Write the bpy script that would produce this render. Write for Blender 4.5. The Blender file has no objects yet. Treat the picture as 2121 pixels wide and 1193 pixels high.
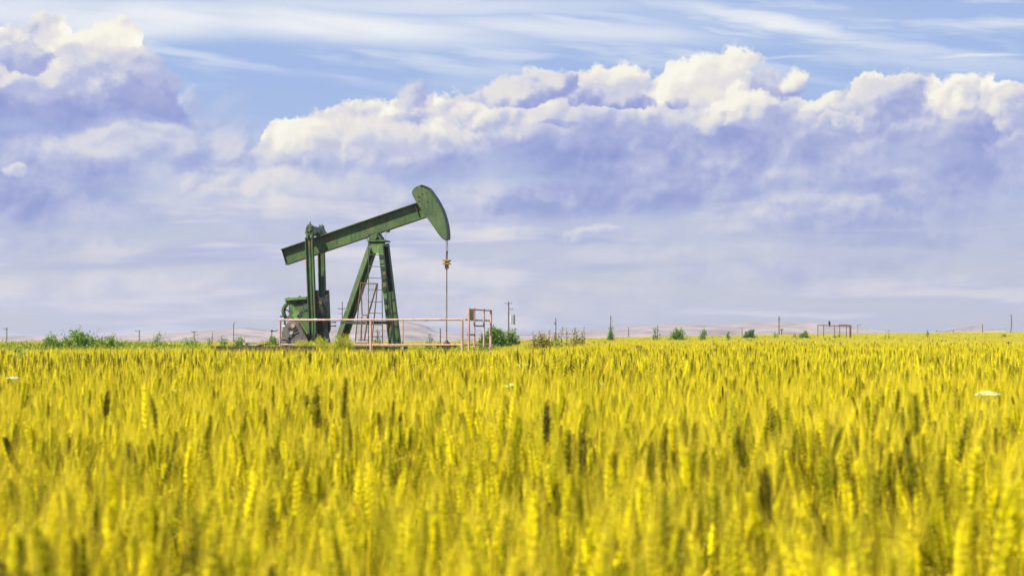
import bpy, bmesh, math, random
import numpy as np
from mathutils import Vector, Matrix, noise as mnoise

random.seed(7)
rng = np.random.default_rng(11)
SC = bpy.context.scene
COL = SC.collection
R = math.radians

# ------------------------------------------------------------------ camera
FP = 3535.0            # focal length in photo pixels (photo 2121 wide)
CX, HY = 1060.5, 697.0  # principal column, eye-level row
CAMZ = 1.17
cam_d = bpy.data.cameras.new('camera')
cam = bpy.data.objects.new('camera', cam_d)
COL.objects.link(cam)
cam.location = (0, 0, CAMZ)
cam.rotation_euler = (R(90), 0, 0)
cam_d.sensor_width = 36
cam_d.lens = FP / 2121 * 36
cam_d.shift_y = (HY - 596.5) / 2121
cam_d.clip_start = 0.05
cam_d.clip_end = 20000
cam_d.dof.use_dof = True
cam_d.dof.focus_distance = 68
cam_d.dof.aperture_fstop = 6.6
SC.camera = cam

EXPO = 0.8
SC.view_settings.view_transform = 'Standard'
SC.view_settings.look = 'None'
SC.view_settings.exposure = EXPO
SC.view_settings.gamma = 1.0
SC.view_settings.use_curve_mapping = False
SC.render.engine = 'CYCLES'
SC.cycles.max_bounces = 6
SC.cycles.diffuse_bounces = 2
SC.cycles.transmission_bounces = 4
SC.cycles.volume_bounces = 0
SC.cycles.use_denoising = True

# ------------------------------------------------------------------ sun
SUNV = Vector((-0.64, -0.46, 0.98)).normalized()      # towards the sun
SUN_EL = math.asin(SUNV.z)
SUN_AZ = math.atan2(SUNV.x, SUNV.y)
sl = bpy.data.lights.new('sun', 'SUN')
sl.energy = 5.0
sl.angle = R(0.5)
sl.color = (1.0, 0.94, 0.82)
sun = bpy.data.objects.new('sun', sl)
COL.objects.link(sun)
sun.rotation_euler = SUNV.to_track_quat('Z', 'Y').to_euler()

# ------------------------------------------------------------------ node helper
def srgb(r, g, b, a=1.0):
    f = lambda c: (c / 255) / 12.92 if c / 255 <= 0.04045 else ((c / 255 + 0.055) / 1.055) ** 2.4
    return (f(r), f(g), f(b), a)

class X:
    """wraps a node socket so that expressions can be written plainly"""
    def __init__(s, nt, sock): s.nt, s.s = nt, sock
    def _m(s, op, *o, clamp=False):
        n = s.nt.nodes.new('ShaderNodeMath'); n.operation = op; n.use_clamp = clamp
        for i, v in enumerate((s,) + o):
            if isinstance(v, X): s.nt.links.new(v.s, n.inputs[i])
            else: n.inputs[i].default_value = v
        return X(s.nt, n.outputs[0])
    def __add__(s, o): return s._m('ADD', o)
    def __sub__(s, o): return s._m('SUBTRACT', o)
    def __mul__(s, o): return s._m('MULTIPLY', o)
    def __truediv__(s, o): return s._m('DIVIDE', o)
    __radd__ = __add__
    __rmul__ = __mul__
    def mx(s, o): return s._m('MAXIMUM', o)
    def mn(s, o): return s._m('MINIMUM', o)
    def abs(s): return s._m('ABSOLUTE')
    def pw(s, o): return s._m('POWER', o)

def vmath(nt, op, a, b=None, scale=None):
    n = nt.nodes.new('ShaderNodeVectorMath'); n.operation = op
    for i, v in enumerate((a, b)):
        if v is None: continue
        if isinstance(v, X): nt.links.new(v.s, n.inputs[i])
        else: n.inputs[i].default_value = v
    if scale is not None: n.inputs['Scale'].default_value = scale
    return X(nt, n.outputs[1] if op in ('LENGTH', 'DOT_PRODUCT', 'DISTANCE') else n.outputs[0])

def ramp01(nt, v, a, b, lo=0.0, hi=1.0, smooth=True):
    n = nt.nodes.new('ShaderNodeMapRange')
    n.interpolation_type = 'SMOOTHSTEP' if smooth else 'LINEAR'
    for k, val in (('Value', v), ('From Min', a), ('From Max', b), ('To Min', lo), ('To Max', hi)):
        if isinstance(val, X): nt.links.new(val.s, n.inputs[k])
        else: n.inputs[k].default_value = val
    return X(nt, n.outputs[0])

def lerp(nt, a, b, t):
    n = nt.nodes.new('ShaderNodeMix'); n.data_type = 'FLOAT'; n.clamp_factor = True
    for i, v in ((0, t), (2, a), (3, b)):
        if isinstance(v, X): nt.links.new(v.s, n.inputs[i])
        else: n.inputs[i].default_value = v
    return X(nt, n.outputs[0])

def cmix(nt, a, b, t, mode='MIX'):
    n = nt.nodes.new('ShaderNodeMix'); n.data_type = 'RGBA'; n.blend_type = mode
    for i, v in ((0, t), (6, a), (7, b)):
        if isinstance(v, X): nt.links.new(v.s, n.inputs[i])
        else: n.inputs[i].default_value = v
    return X(nt, n.outputs[2])

def cramp(nt, v, stops, interp='LINEAR'):
    n = nt.nodes.new('ShaderNodeValToRGB'); n.color_ramp.interpolation = interp
    e = n.color_ramp.elements
    while len(e) < len(stops): e.new(0.5)
    for k, (p, c) in enumerate(stops):
        e[k].position = p; e[k].color = c
    nt.links.new(v.s, n.inputs[0])
    return X(nt, n.outputs[0])

def noise(nt, vec, scale, detail=4, rough=0.5, dims='2D', color=False, lac=2.0, dist=0.0):
    n = nt.nodes.new('ShaderNodeTexNoise'); n.noise_dimensions = dims
    if vec is not None: nt.links.new(vec.s, n.inputs['Vector'])
    n.inputs['Scale'].default_value = scale; n.inputs['Detail'].default_value = detail
    n.inputs['Roughness'].default_value = rough; n.inputs['Lacunarity'].default_value = lac
    n.inputs['Distortion'].default_value = dist
    return X(nt, n.outputs[1 if color else 0])

def voronoi(nt, vec, scale, detail=2, rough=0.5, smooth=0.6, dims='2D'):
    n = nt.nodes.new('ShaderNodeTexVoronoi'); n.voronoi_dimensions = dims; n.feature = 'SMOOTH_F1'
    nt.links.new(vec.s, n.inputs['Vector'])
    n.inputs['Scale'].default_value = scale; n.inputs['Detail'].default_value = detail
    n.inputs['Roughness'].default_value = rough; n.inputs['Smoothness'].default_value = smooth
    return X(nt, n.outputs['Distance'])

def mapping(nt, vec, loc=(0, 0, 0), rot=0.0, scale=(1, 1, 1), kind='TEXTURE'):
    n = nt.nodes.new('ShaderNodeMapping'); n.vector_type = kind
    nt.links.new(vec.s, n.inputs['Vector'])
    n.inputs['Location'].default_value = loc; n.inputs['Rotation'].default_value = (0, 0, rot)
    n.inputs['Scale'].default_value = scale
    return X(nt, n.outputs[0])

def combine(nt, x, y, z=0.0):
    n = nt.nodes.new('ShaderNodeCombineXYZ')
    for i, v in enumerate((x, y, z)):
        if isinstance(v, X): nt.links.new(v.s, n.inputs[i])
        else: n.inputs[i].default_value = v
    return X(nt, n.outputs[0])

def separate(nt, v):
    n = nt.nodes.new('ShaderNodeSeparateXYZ'); nt.links.new(v.s, n.inputs[0])
    return tuple(X(nt, n.outputs[i]) for i in range(3))

def fcurve(nt, v, pts, lo, hi, vlo, vhi):
    """piecewise curve through pts given in real units"""
    t = ramp01(nt, v, lo, hi, smooth=False)
    n = nt.nodes.new('ShaderNodeFloatCurve')
    c = n.mapping.curves[0]
    P = [((x - lo) / (hi - lo), (y - vlo) / (vhi - vlo)) for x, y in pts]
    c.points[0].location = P[0]; c.points[1].location = P[-1]
    for p in P[1:-1]: c.points.new(*p)
    for p in c.points: p.handle_type = 'AUTO_CLAMPED'
    n.mapping.update()
    nt.links.new(t.s, n.inputs['Value'])
    return X(nt, n.outputs[0]) * (vhi - vlo) + vlo

# ------------------------------------------------------------------ world: daylight sky with cloud decks
def build_sky():
    w = bpy.data.worlds.new('World'); SC.world = w; w.use_nodes = True
    nt = w.node_tree; nt.nodes.clear()
    out = nt.nodes.new('ShaderNodeOutputWorld'); bg = nt.nodes.new('ShaderNodeBackground')
    nt.links.new(bg.outputs[0], out.inputs[0])
    STR = 0.08
    bg.inputs[1].default_value = STR
    sky = nt.nodes.new('ShaderNodeTexSky'); sky.sky_type = 'NISHITA'; sky.sun_disc = False
    sky.sun_elevation = SUN_EL; sky.sun_rotation = SUN_AZ
    sky.air_density = 1.0; sky.dust_density = 0.6; sky.ozone_density = 2.0
    tc = nt.nodes.new('ShaderNodeTexCoord')
    D = X(nt, tc.outputs['Generated'])
    dx, dy, dz = separate(nt, D)
    az = dx._m('ARCTAN2', dy)
    el = dz.mx(-0.999).mn(0.999)._m('ARCSINE')
    U, V = az * FP, el * FP                       # directions in units of 1/3535 rad
    P = combine(nt, U, V)
    def q(px, py):                                # bearing and height of a cloud feature
        x = px - CX
        return (math.atan(x / FP) * FP, math.atan((HY - py) / math.hypot(FP, x)) * FP)

    nz = lambda sc, det, **k: vmath(nt, 'SUBTRACT', noise(nt, P, 1 / sc, det, color=True, **k), (0.5, 0.5, 0.5))
    w1 = nz(150, 6, rough=0.58)
    Pc = vmath(nt, 'ADD', P, vmath(nt, 'SCALE', w1, scale=85.0))      # warped: cumulus
    w2 = noise(nt, mapping(nt, P, scale=(260, 60, 1)), 1.0, 6, 0.55, color=True)
    w2 = vmath(nt, 'SUBTRACT', w2, (0.5, 0.5, 0.5))
    Ps = vmath(nt, 'ADD', P, vmath(nt, 'MULTIPLY', w2, (220.0, 45.0, 0)))  # warped: layers
    Uc, Vc, _ = separate(nt, Pc)

    # billow relief: height field compared with itself a step towards the sun (upper left)
    Pw = vmath(nt, 'ADD', P, vmath(nt, 'SCALE', nz(60, 4), scale=34.0))
    def bill(vec):
        a = voronoi(nt, vec, 1 / 88, 2, 0.5, 0.9)
        b = noise(nt, vec, 1 / 75, 7, 0.56)
        return b * 0.9 - a * 0.75
    h0 = bill(Pw)
    h1 = bill(vmath(nt, 'ADD', Pw, (-10.0, 15.0, 0)))
    rel = (h0 - h1)
    soft = noise(nt, P, 1 / 230, 3, 0.5) - 0.5
    mid = noise(nt, mapping(nt, Pc, scale=(1, 0.7, 1)), 1 / 110, 6, 0.58) - 0.5
    edge = noise(nt, P, 1 / 42, 8, 0.68) - 0.5

    base = cramp(nt, ramp01(nt, V, 0, 1400, smooth=False), [
        (0.0, srgb(190, 194, 210)), (0.10, srgb(192, 198, 218)), (0.22, srgb(182, 193, 226)),
        (0.36, srgb(160, 186, 234)), (0.55, srgb(166, 191, 236)), (1.0, srgb(104, 150, 226))])
    base = cmix(nt, base, srgb(38, 78, 160), ramp01(nt, V, 1000, 4200))  # overhead sky out of view darkened to lower the fill light
    nish = cmix(nt, X(nt, sky.outputs[0]), (0.1, 0.1, 0.1, 1), 1.0, 'MULTIPLY')
    base = cmix(nt, base, nish, 0.12)

    st = {'cov': None, 'br': None}
    def over(mask, br):
        if st['cov'] is None:
            st['cov'] = mask; st['br'] = lerp(nt, 0.45, br, 1.0) if isinstance(br, X) else lerp(nt, br, br, 1.0)
        else:
            tot = st['cov'].mx(mask)
            st['br'] = lerp(nt, st['br'], br, mask / tot.mx(0.001))
            st['cov'] = tot
    def local(UV, u, v, a, rx, ry):
        # plain float nodes only: vector nodes get conversions that overflow the shader stack
        uu, vv = UV
        ca, sa = math.cos(a), math.sin(a)
        lx = uu._m('MULTIPLY_ADD', ca / rx, vv._m('MULTIPLY_ADD', sa / rx, -(u * ca + v * sa) / rx))
        ly = uu._m('MULTIPLY_ADD', -sa / ry, vv._m('MULTIPLY_ADD', ca / ry, (u * sa - v * ca) / ry))
        return (lx * lx)._m('ADD', ly * ly)._m('SQRT'), lx, ly
    UVs = separate(nt, Ps)[:2]
    UVc = (Uc, Vc)
    def blob(vec, px, py, rx, ry, rot=0.0, inner=0.25, outer=1.0, s=1.0):
        u, v = q(px, py)
        r, lx, ly = local(vec, u, v, R(rot), rx, ry)
        return ramp01(nt, r, outer, inner, 0.0, s), (lx, ly), r

    # --- thin layers towards the horizon
    ls = noise(nt, mapping(nt, P, (37, 11, 0), scale=(520, 46, 1)), 1.0, 6, 0.55)
    low = ramp01(nt, V, 420, 250) 
    over(ramp01(nt, ls, 0.40, 0.60, 0, 0.9) * low, ramp01(nt, ls, 0.45, 0.72, 0.32, 0.70))
    ls2 = noise(nt, mapping(nt, P, (737, 311, 0), scale=(700, 60, 1)), 1.0, 5, 0.5)
    over(ramp01(nt, ls2, 0.50, 0.66, 0, 0.6) * ramp01(nt, V, 60, 200) * low, 0.15)

    # --- soft shaded masses and soft pale sheets, back to front
    for a in [
        # px, py, rx, ry, rot, strength, brightness
        (1500, 320, 680, 120, -1, 1.0, 0.10), (1950, 360, 330, 120, 6, 0.9, 0.14), (1250, 410, 620, 62, 2, 0.85, 0.12),
        (1780, 440, 450, 60, 2, 0.8, 0.16), (90, 330, 330, 110, 0, 0.9, 0.22), (60, 420, 330, 75, 0, 0.9, 0.16),
        (420, 320, 260, 90, -5, 0.8, 0.36), (250, 270, 330, 60, 0, 0.85, 0.30), (640, 330, 260, 60, 0, 0.6, 0.4), (760, 362, 330, 26, 0, 0.6, 0.2), (150, 505, 240, 26, 0, 0.5, 0.28),
        (1620, 560, 500, 34, 2, 0.5, 0.3), (1900, 500, 300, 30, -2, 0.6, 0.22),
    ]:
        px, py, rx, ry, rot, s, b = a
        m, _, _ = blob(UVs, px, py, rx, ry, rot, 0.3, 1.05, s)
        over(m, soft * 0.5 + mid * 0.85 + rel * 0.4 + (b + 0.05))
    for a in [
        (520, 398, 230, 62, 3, 0.9, 0.60), (900, 400, 340, 46, 0, 0.7, 0.46), (1660, 422, 310, 30, 7, 0.85, 0.50),
        (1500, 465, 330, 24, 8, 0.6, 0.42), (150, 292, 190, 34, 4, 0.8, 0.52), (330, 300, 200, 42, -4, 0.6, 0.5),
        (480, 295, 60, 40, 60, 0.6, 0.52), (1030, 480, 110, 18, 2, 0.8, 0.52), (700, 478, 330, 26, 0, 0.5, 0.4),
        (300, 590, 340, 40, 3, 0.8, 0.54), (90, 610, 260, 44, 0, 0.6, 0.5), (1350, 520, 420, 30, 1, 0.55, 0.44),
        (850, 560, 330, 38, 0, 0.6, 0.5), (1850, 590, 420, 30, 3, 0.5, 0.42), (900, 640, 900, 34, 0, 0.5, 0.45),
        (1150, 600, 420, 30, 0, 0.5, 0.48), (260, 520, 170, 26, 8, 0.6, 0.5),
    ]:
        px, py, rx, ry, rot, s, b = a
        m, _, _ = blob(UVs, px, py, rx, ry, rot, 0.2, 1.1, s)
        m = m * ramp01(nt, mid, -0.28, 0.10, 0.35, 1.0)
        over(m, soft * 0.4 + mid * 0.6 + rel * 0.35 + (b + 0.08))

    # --- cumulus banks: skyline curve, shade line curve
    def bank(top, shade, bottom, left=None, right=None, gain=1.0):
        tp = [q(*p) for p in top]; sp = [q(*p) for p in shade]
        lo, hi = min(tp[0][0], sp[0][0]), max(tp[-1][0], sp[-1][0])
        T = fcurve(nt, Uc, tp, lo, hi, 0, 800)
        S = fcurve(nt, Uc, sp, lo, hi, 0, 800)
        B = fcurve(nt, Uc, [q(*p) for p in bottom], lo, hi, 0, 800)
        e = T - Vc + edge * 52.0
        m = ramp01(nt, e, -3, 9)
        if left is not None: m = m * ramp01(nt, Uc, q(left[0], 300)[0], q(left[1], 300)[0])
        if right is not None: m = m * ramp01(nt, Uc, q(right[1], 300)[0], q(right[0], 300)[0])
        m = m * ramp01(nt, Vc - B, -30, 30)
        rim = ramp01(nt, e, 45, 0, 0, 0.14)
        lit = ramp01(nt, Vc - S + soft * 60.0, -45, 60)
        br = lit * 0.62 + 0.16 + rel * gain * (lit * 0.75 + 0.25) + rim * lit + mid * 0.75
        over(m, br)
    bank([(500, 345), (535, 300), (560, 262), (620, 235), (700, 218), (760, 212), (830, 205), (900, 195), (960, 200), (1010, 178), (1060, 150),
          (1110, 140), (1180, 150), (1240, 138), (1300, 146), (1350, 150), (1400, 128), (1450, 114), (1500, 118), (1550, 140),
          (1610, 170), (1640, 190), (1690, 215), (1740, 190), (1790, 152), (1850, 142), (1890, 156), (1930, 172), (2050, 160), (2090, 185), (2250, 190)],
         [(500, 345), (700, 335), (900, 325), (1000, 290), (1100, 262), (1300, 250), (1500, 250), (1600, 235), (1700, 262), (1850, 262), (1950, 240), (2250, 262)],
         [(500, 360), (900, 360), (1000, 330), (1200, 292), (1500, 288), (1700, 300), (1900, 330), (2250, 340)],
         left=(500, 545))
    bank([(-260, 90), (-80, 64), (0, 66), (60, 66), (85, 44), (120, 28), (160, 46), (200, 42), (240, 34), (280, 52), (298, 80), (312, 128),
          (335, 150), (372, 176), (392, 215), (460, 260)],
         [(-260, 190), (0, 172), (120, 186), (210, 176), (270, 150), (330, 110), (460, 100)],
         [(-260, 255), (300, 262), (460, 260)],
         right=(385, 410))

    # --- single puffs: warped ellipses lit from the top left
    def puff(px, py, rx, ry, rot=0, b0=0.15, b1=0.95, s=1.0, flat=0.0, soften=0.2, bias=0.0):
        _, m, r = blob(UVc, px, py, rx, ry, rot)
        lx, ly = m
        rr = r - edge * 0.9
        if flat: rr = rr.mx((ly * -1.0) * flat)
        mask = ramp01(nt, rr, 1.0, 1.0 - soften, 0, s)
        br = ramp01(nt, ly * 0.8 - lx * 0.3 + rel * 1.3 + bias, -0.5, 0.6, b0, b1)
        over(mask, br)
    for a in [
        (205, 92, 95, 55, -10, 0.5, 1.0, 1, 0, 0.3, 0.1), (90, 150, 150, 48, 8, 0.3, 0.85, 0.9, 0, 0.4, 0.0), (45, 120, 80, 30, 15, 0.1, 0.42, 0.8, 0, 0.3, 0),
        (290, 215, 105, 42, -12, 0.04, 0.2, 0.9, 2.0, 0.35, 0), (405, 200, 34, 36, 20, 0.3, 0.66, 0.7, 0, 0.7, 0), (345, 165, 40, 22, -35, 0.1, 0.34, 0.9, 0, 0.4, 0), (300, 130, 34, 44, -10, 0.3, 0.75, 0.9, 0, 0.4, 0), (470, 215, 60, 26, 15, 0.4, 0.55, 0.3, 0, 0.95, 0),
        (860, 205, 62, 40, 42, 0.22, 0.6, 0.9, 0, 0.5, 0), (850, 255, 75, 14, 8, 0.1, 0.3, 0.7, 0, 0.7, 0), (660, 285, 120, 55, 8, 0.45, 0.98, 0.9, 0, 0.4, 0.1), (800, 290, 130, 38, 0, 0.4, 0.8, 0.8, 0, 0.5, 0),
        (1000, 245, 110, 34, 12, 0.3, 0.9, 0.8, 0, 0.4, 0),
        (1460, 160, 120, 52, 22, 0.7, 1.05, 1, 0, 0.25, 0.2), (1280, 165, 85, 32, 0, 0.5, 0.98, 1, 0, 0.3, 0.1), (1090, 185, 110, 42, 10, 0.1, 0.75, 1, 1.6, 0.25, 0.05),
        (1265, 205, 110, 32, -6, 0.05, 0.55, 1, 1.6, 0.2, 0), (1415, 216, 34, 14, 0, 0.1, 0.3, 0.9, 1.4, 0.3, 0), (1450, 200, 75, 30, 0, 0.4, 0.8, 0.7, 0, 0.4, 0),
        (1590, 175, 60, 44, 0, 0.25, 0.62, 0.9, 0, 0.4, 0), (1642, 165, 26, 44, -18, 0.1, 1.0, 1, 0, 0.4, 0.1),
        (1840, 215, 92, 76, 10, 0.15, 0.62, 0.95, 0, 0.4, 0), (1985, 205, 78, 48, 22, 0.35, 1.05, 1, 0, 0.3, 0.15), (1700, 232, 52, 20, 0, 0.4, 0.95, 1, 0, 0.3, 0),
        (1545, 240, 78, 44, 10, 0.3, 1.0, 1, 1.3, 0.25, 0.1), (1750, 256, 58, 26, 0, 0.2, 0.72, 1, 1.4, 0.3, 0), (2100, 240, 58, 34, 20, 0.3, 0.9, 0.9, 0, 0.4, 0),
        (1640, 318, 70, 30, 40, 0.36, 0.62, 0.5, 0, 0.98, 0.1), (1610, 350, 40, 18, 20, 0.42, 0.62, 0.75, 0, 0.95, 0.1), (1700, 285, 90, 30, 15, 0.3, 0.66, 0.6, 0, 0.95, 0.05), (1480, 258, 44, 24, 20, 0.4, 0.9, 0.9, 0, 0.5, 0.1), (1900, 262, 70, 30, 10, 0.2, 0.62, 0.85, 0, 0.6, 0), (1960, 275, 80, 30, 10, 0.25, 0.66, 0.6, 0, 0.95, 0.05), (1380, 262, 110, 16, 2, 0.3, 0.62, 0.7, 0, 0.9, 0.1), (1070, 268, 60, 24, 6, 0.36, 0.74, 0.8, 0, 0.7, 0.1), (2080, 300, 60, 26, 10, 0.3, 0.62, 0.8, 0, 0.7, 0), (1800, 300, 80, 26, 20, 0.3, 0.62, 0.7, 0, 0.9, 0), (1850, 330, 200, 30, 5, 0.25, 0.45, 0.5, 0, 0.95, 0), (1150, 250, 52, 10, -4, 0.05, 0.2, 0.7, 0, 0.6, 0),
        (1225, 486, 85, 22, 4, 0.35, 0.66, 0.95, 1.5, 0.5, 0.1), (560, 378, 110, 40, 22, 0.5, 0.86, 0.85, 1.4, 0.6, 0.15), (470, 385, 80, 36, 30, 0.45, 0.8, 0.8, 0, 0.7, 0.1), (680, 388, 150, 36, 0, 0.45, 0.72, 0.7, 0, 0.8, 0.1), (230, 285, 90, 26, 6, 0.4, 0.72, 0.75, 0, 0.8, 0.1), (350, 270, 70, 20, 0, 0.4, 0.7, 0.7, 0, 0.8, 0.1), (105, 305, 50, 26, 10, 0.36, 0.66, 0.75, 0, 0.8, 0), (480, 290, 28, 38, -20, 0.4, 0.72, 0.75, 0, 0.8, 0.1), (300, 310, 50, 16, 0, 0.4, 0.68, 0.6, 0, 0.9, 0.1), (395, 388, 62, 26, 24, 0.42, 0.72, 0.85, 0, 0.8, 0.1),
        (25, 344, 34, 17, 15, 0.4, 0.72, 0.9, 0, 0.5, 0.1), (470, 410, 60, 16, 5, 0.45, 0.72, 0.7, 0, 0.7, 0),
    ]:
        puff(*a)

    # --- cirrus streaks across the top
    Pz = vmath(nt, 'ADD', P, vmath(nt, 'MULTIPLY', w2, (160.0, 22.0, 0)))
    UVz = separate(nt, Pz)[:2]
    cir = None
    for (px, py, rx, ry, rot, s) in [
        (700, 55, 540, 52, -3, 1.0), (300, 40, 480, 60, 3, 0.95), (60, 20, 420, 60, 0, 0.8), (1180, 62, 480, 34, -4, 0.75), (850, 12, 760, 30, 0, 0.6), (1500, 40, 500, 50, -3, 0.22),
        (1610, 44, 300, 24, -12, 1.0), (1530, 66, 120, 10, -8, 0.5), (1995, 115, 150, 6, -1, 0.85), (1640, 120, 160, 4, 0, 0.4),
        (2000, 58, 160, 14, 0, 0.35), (1250, 30, 330, 18, -10, 0.4), (1480, 20, 260, 26, -8, 0.5),
    ]:
        u, v = q(px, py)
        r, _, _ = local(UVz, u, v, R(rot), rx, ry)
        k = ramp01(nt, r, 1.1, 0.1, 0, s)
        cir = k if cir is None else cir.mx(k)
    fib = noise(nt, mapping(nt, Pz, rot=R(-4), scale=(300, 30, 1)), 1.0, 5, 0.52)
    fib2 = noise(nt, mapping(nt, Pz, rot=R(-7), scale=(380, 52, 1)), 1.0, 5, 0.5)
    cirm = (cir * ramp01(nt, fib, 0.25, 0.6, 0.78, 1.0)).mx(ramp01(nt, fib2, 0.42, 0.70, 0, 0.6) * ramp01(nt, V, 440, 620))
    base = cmix(nt, base, srgb(240, 243, 246), cirm)

    # --- sky out of view: sparser clouds under a darkened zenith, to lower the fill
    g = noise(nt, vmath(nt, 'MULTIPLY', D, (1, 1, 2.2)), 2.4, 7, 0.58, dims='3D')
    gm = ramp01(nt, g, 0.54, 0.66, 0, 0.8) * ramp01(nt, V, 760, 1000)
    gb = ramp01(nt, g, 0.5, 0.75, 0.75, 0.5)
    over(gm, gb)

    ccol = cramp(nt, ramp01(nt, st['br'], -0.05, 1.1, smooth=False), [
        (0.0, srgb(134, 148, 208)), (0.18, srgb(156, 166, 216)), (0.38, srgb(186, 192, 223)), (0.55, srgb(216, 216, 227)),
        (0.74, srgb(235, 230, 226)), (0.90, srgb(250, 247, 232)), (1.0, srgb(255, 254, 242))])
    c = cmix(nt, base, ccol, st['cov'])
    k = 2 ** -EXPO / STR
    n = cmix(nt, c, (k, k, k, 1), 1.0, 'MULTIPLY')
    # MULTIPLY in a Mix node does not clamp, so the sum stays in radiance units of the Background strength
    nt.links.new(n.s, bg.inputs[0])
    w.cycles.sampling_method = 'MANUAL'
    w.cycles.sample_map_resolution = 512
build_sky()

# ------------------------------------------------------------------ tagging and mesh helpers
def tag(o, label=None, cat=None, group=None, kind=None):
    if label: o['label'] = label
    if cat: o['category'] = cat
    if group: o['group'] = group
    if kind: o['kind'] = kind
    return o

def empty(name, loc=(0, 0, 0), rz=0.0):
    o = bpy.data.objects.new(name, None); o.empty_display_size = 0.2
    COL.objects.link(o); o.location = loc; o.rotation_euler = (0, 0, rz)
    return o

def perp(d):
    d = d.normalized()
    a = Vector((0, 0, 1)) if abs(d.z) < 0.9 else Vector((1, 0, 0))
    x = d.cross(a).normalized()
    return x, d.cross(x).normalized()

class MB:
    def __init__(s): s.v, s.f, s.sm = [], [], []
    def add(s, vs, fs, smooth=False):
        b = len(s.v); s.v += [tuple(p) for p in vs]
        s.f += [tuple(b + i for i in f) for f in fs]; s.sm += [smooth] * len(fs)
    def bar(s, p0, p1, w, h, side=None):
        """box from p0 to p1; w across the direction `side`, h across the other one"""
        p0, p1 = Vector(p0), Vector(p1); d = (p1 - p0).normalized()
        if side is None: x, y = perp(d)
        else:
            x = Vector(side); x = (x - d * x.dot(d)).normalized(); y = d.cross(x).normalized()
        c = [(-1, -1), (1, -1), (1, 1), (-1, 1)]
        vs = [p + x * (a * w / 2) + y * (b * h / 2) for p in (p0, p1) for a, b in c]
        s.add(vs, [(3, 2, 1, 0), (4, 5, 6, 7), (0, 1, 5, 4), (1, 2, 6, 5), (2, 3, 7, 6), (3, 0, 4, 7)])
        return s
    def box(s, lo, hi):
        x0, y0, z0 = lo; x1, y1, z1 = hi
        s.bar(((x0 + x1) / 2, (y0 + y1) / 2, z0), ((x0 + x1) / 2, (y0 + y1) / 2, z1), abs(x1 - x0), abs(y1 - y0), (1, 0, 0))
        return s
    def tube(s, pts, r, n=8, cap=True, r1=None):
        pts = [Vector(p) for p in pts]; m = len(pts); rings = []
        x, y = perp(pts[1] - pts[0])
        b = []
        for i, p in enumerate(pts):
            d = (pts[min(i + 1, m - 1)] - pts[max(i - 1, 0)]).normalized()
            x = (x - d * x.dot(d)).normalized(); y = d.cross(x)
            rr = r if r1 is None else r + (r1 - r) * i / (m - 1)
            b += [p + (x * math.cos(2 * math.pi * k / n) + y * math.sin(2 * math.pi * k / n)) * rr for k in range(n)]
        fs = [(i * n + k, i * n + (k + 1) % n, (i + 1) * n + (k + 1) % n, (i + 1) * n + k) for i in range(m - 1) for k in range(n)]
        s.add(b, fs, True)
        if cap:
            s.add(b[:n], [tuple(range(n))[::-1]]); s.add(b[-n:], [tuple(range(n))])
        return s
    def prism(s, outline, v0, v1):
        """outline in (u, z), extruded along the depth axis"""
        n = len(outline)
        a = sum(outline[i][0] * outline[(i + 1) % n][1] - outline[(i + 1) % n][0] * outline[i][1] for i in range(n))
        if a < 0: outline = outline[::-1]
        vs = [(u, v0, z) for u, z in outline] + [(u, v1, z) for u, z in outline]
        s.add(vs, [tuple(range(n)), tuple(range(n, 2 * n))[::-1]] + [(i + n, (i + 1) % n + n, (i + 1) % n, i) for i in range(n)])
        return s
    def disc(s, c, axis, r, th, n=20, hole=0.0):
        c, a = Vector(c), Vector(axis).normalized(); x, y = perp(a)
        ring = lambda rad, off: [c + a * off + (x * math.cos(2 * math.pi * k / n) + y * math.sin(2 * math.pi * k / n)) * rad for k in range(n)]
        if hole <= 0:
            s.tube([c - a * th / 2, c + a * th / 2], r, n); return s
        vs = ring(r, -th / 2) + ring(r, th / 2) + ring(hole, th / 2) + ring(hole, -th / 2)
        fs = [(j * n + k, j * n + (k + 1) % n, ((j + 1) % 4) * n + (k + 1) % n, ((j + 1) % 4) * n + k) for j in range(4) for k in range(n)]
        s.add(vs, fs); return s
    def ibeam(s, p0, p1, flange_dir, width, depth, tf=0.025, tw=0.02):
        """flanges lie along flange_dir, stacked across the third direction"""
        p0, p1 = Vector(p0), Vector(p1); d = (p1 - p0).normalized()
        x = Vector(flange_dir); x = (x - d * x.dot(d)).normalized(); y = d.cross(x).normalized()
        for sg in (-1, 1):
            o = y * sg * (depth / 2 - tf / 2)
            s.bar(p0 + o, p1 + o, width, tf, x)
        s.bar(p0 + d * 0.002, p1 - d * 0.002, tw, depth - 2 * tf - 0.002, x)
        return s
    def ellipsoid(s, c, r, n=8, m=6, rot=None):
        c = Vector(c); vs = []; fs = []
        for i in range(m + 1):
            ph = math.pi * i / m
            for k in range(n):
                th = 2 * math.pi * k / n
                p = Vector((r[0] * math.sin(ph) * math.cos(th), r[1] * math.sin(ph) * math.sin(th), r[2] * math.cos(ph)))
                vs.append(c + (rot @ p if rot else p))
        for i in range(m):
            for k in range(n):
                fs.append((i * n + k, (i + 1) * n + k, (i + 1) * n + (k + 1) % n, i * n + (k + 1) % n))
        s.add(vs, fs, True); return s
    def mesh(s, name, mat):
        me = bpy.data.meshes.new(name); me.from_pydata(s.v, [], s.f); me.materials.append(mat)
        me.polygons.foreach_set('use_smooth', s.sm); me.update(); return me
    def build(s, name, mat, parent=None, loc=None):
        o = bpy.data.objects.new(name, s.mesh(name, mat)); COL.objects.link(o)
        if parent is not None: o.parent = parent
        if loc is not None: o.location = loc
        return o

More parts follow.
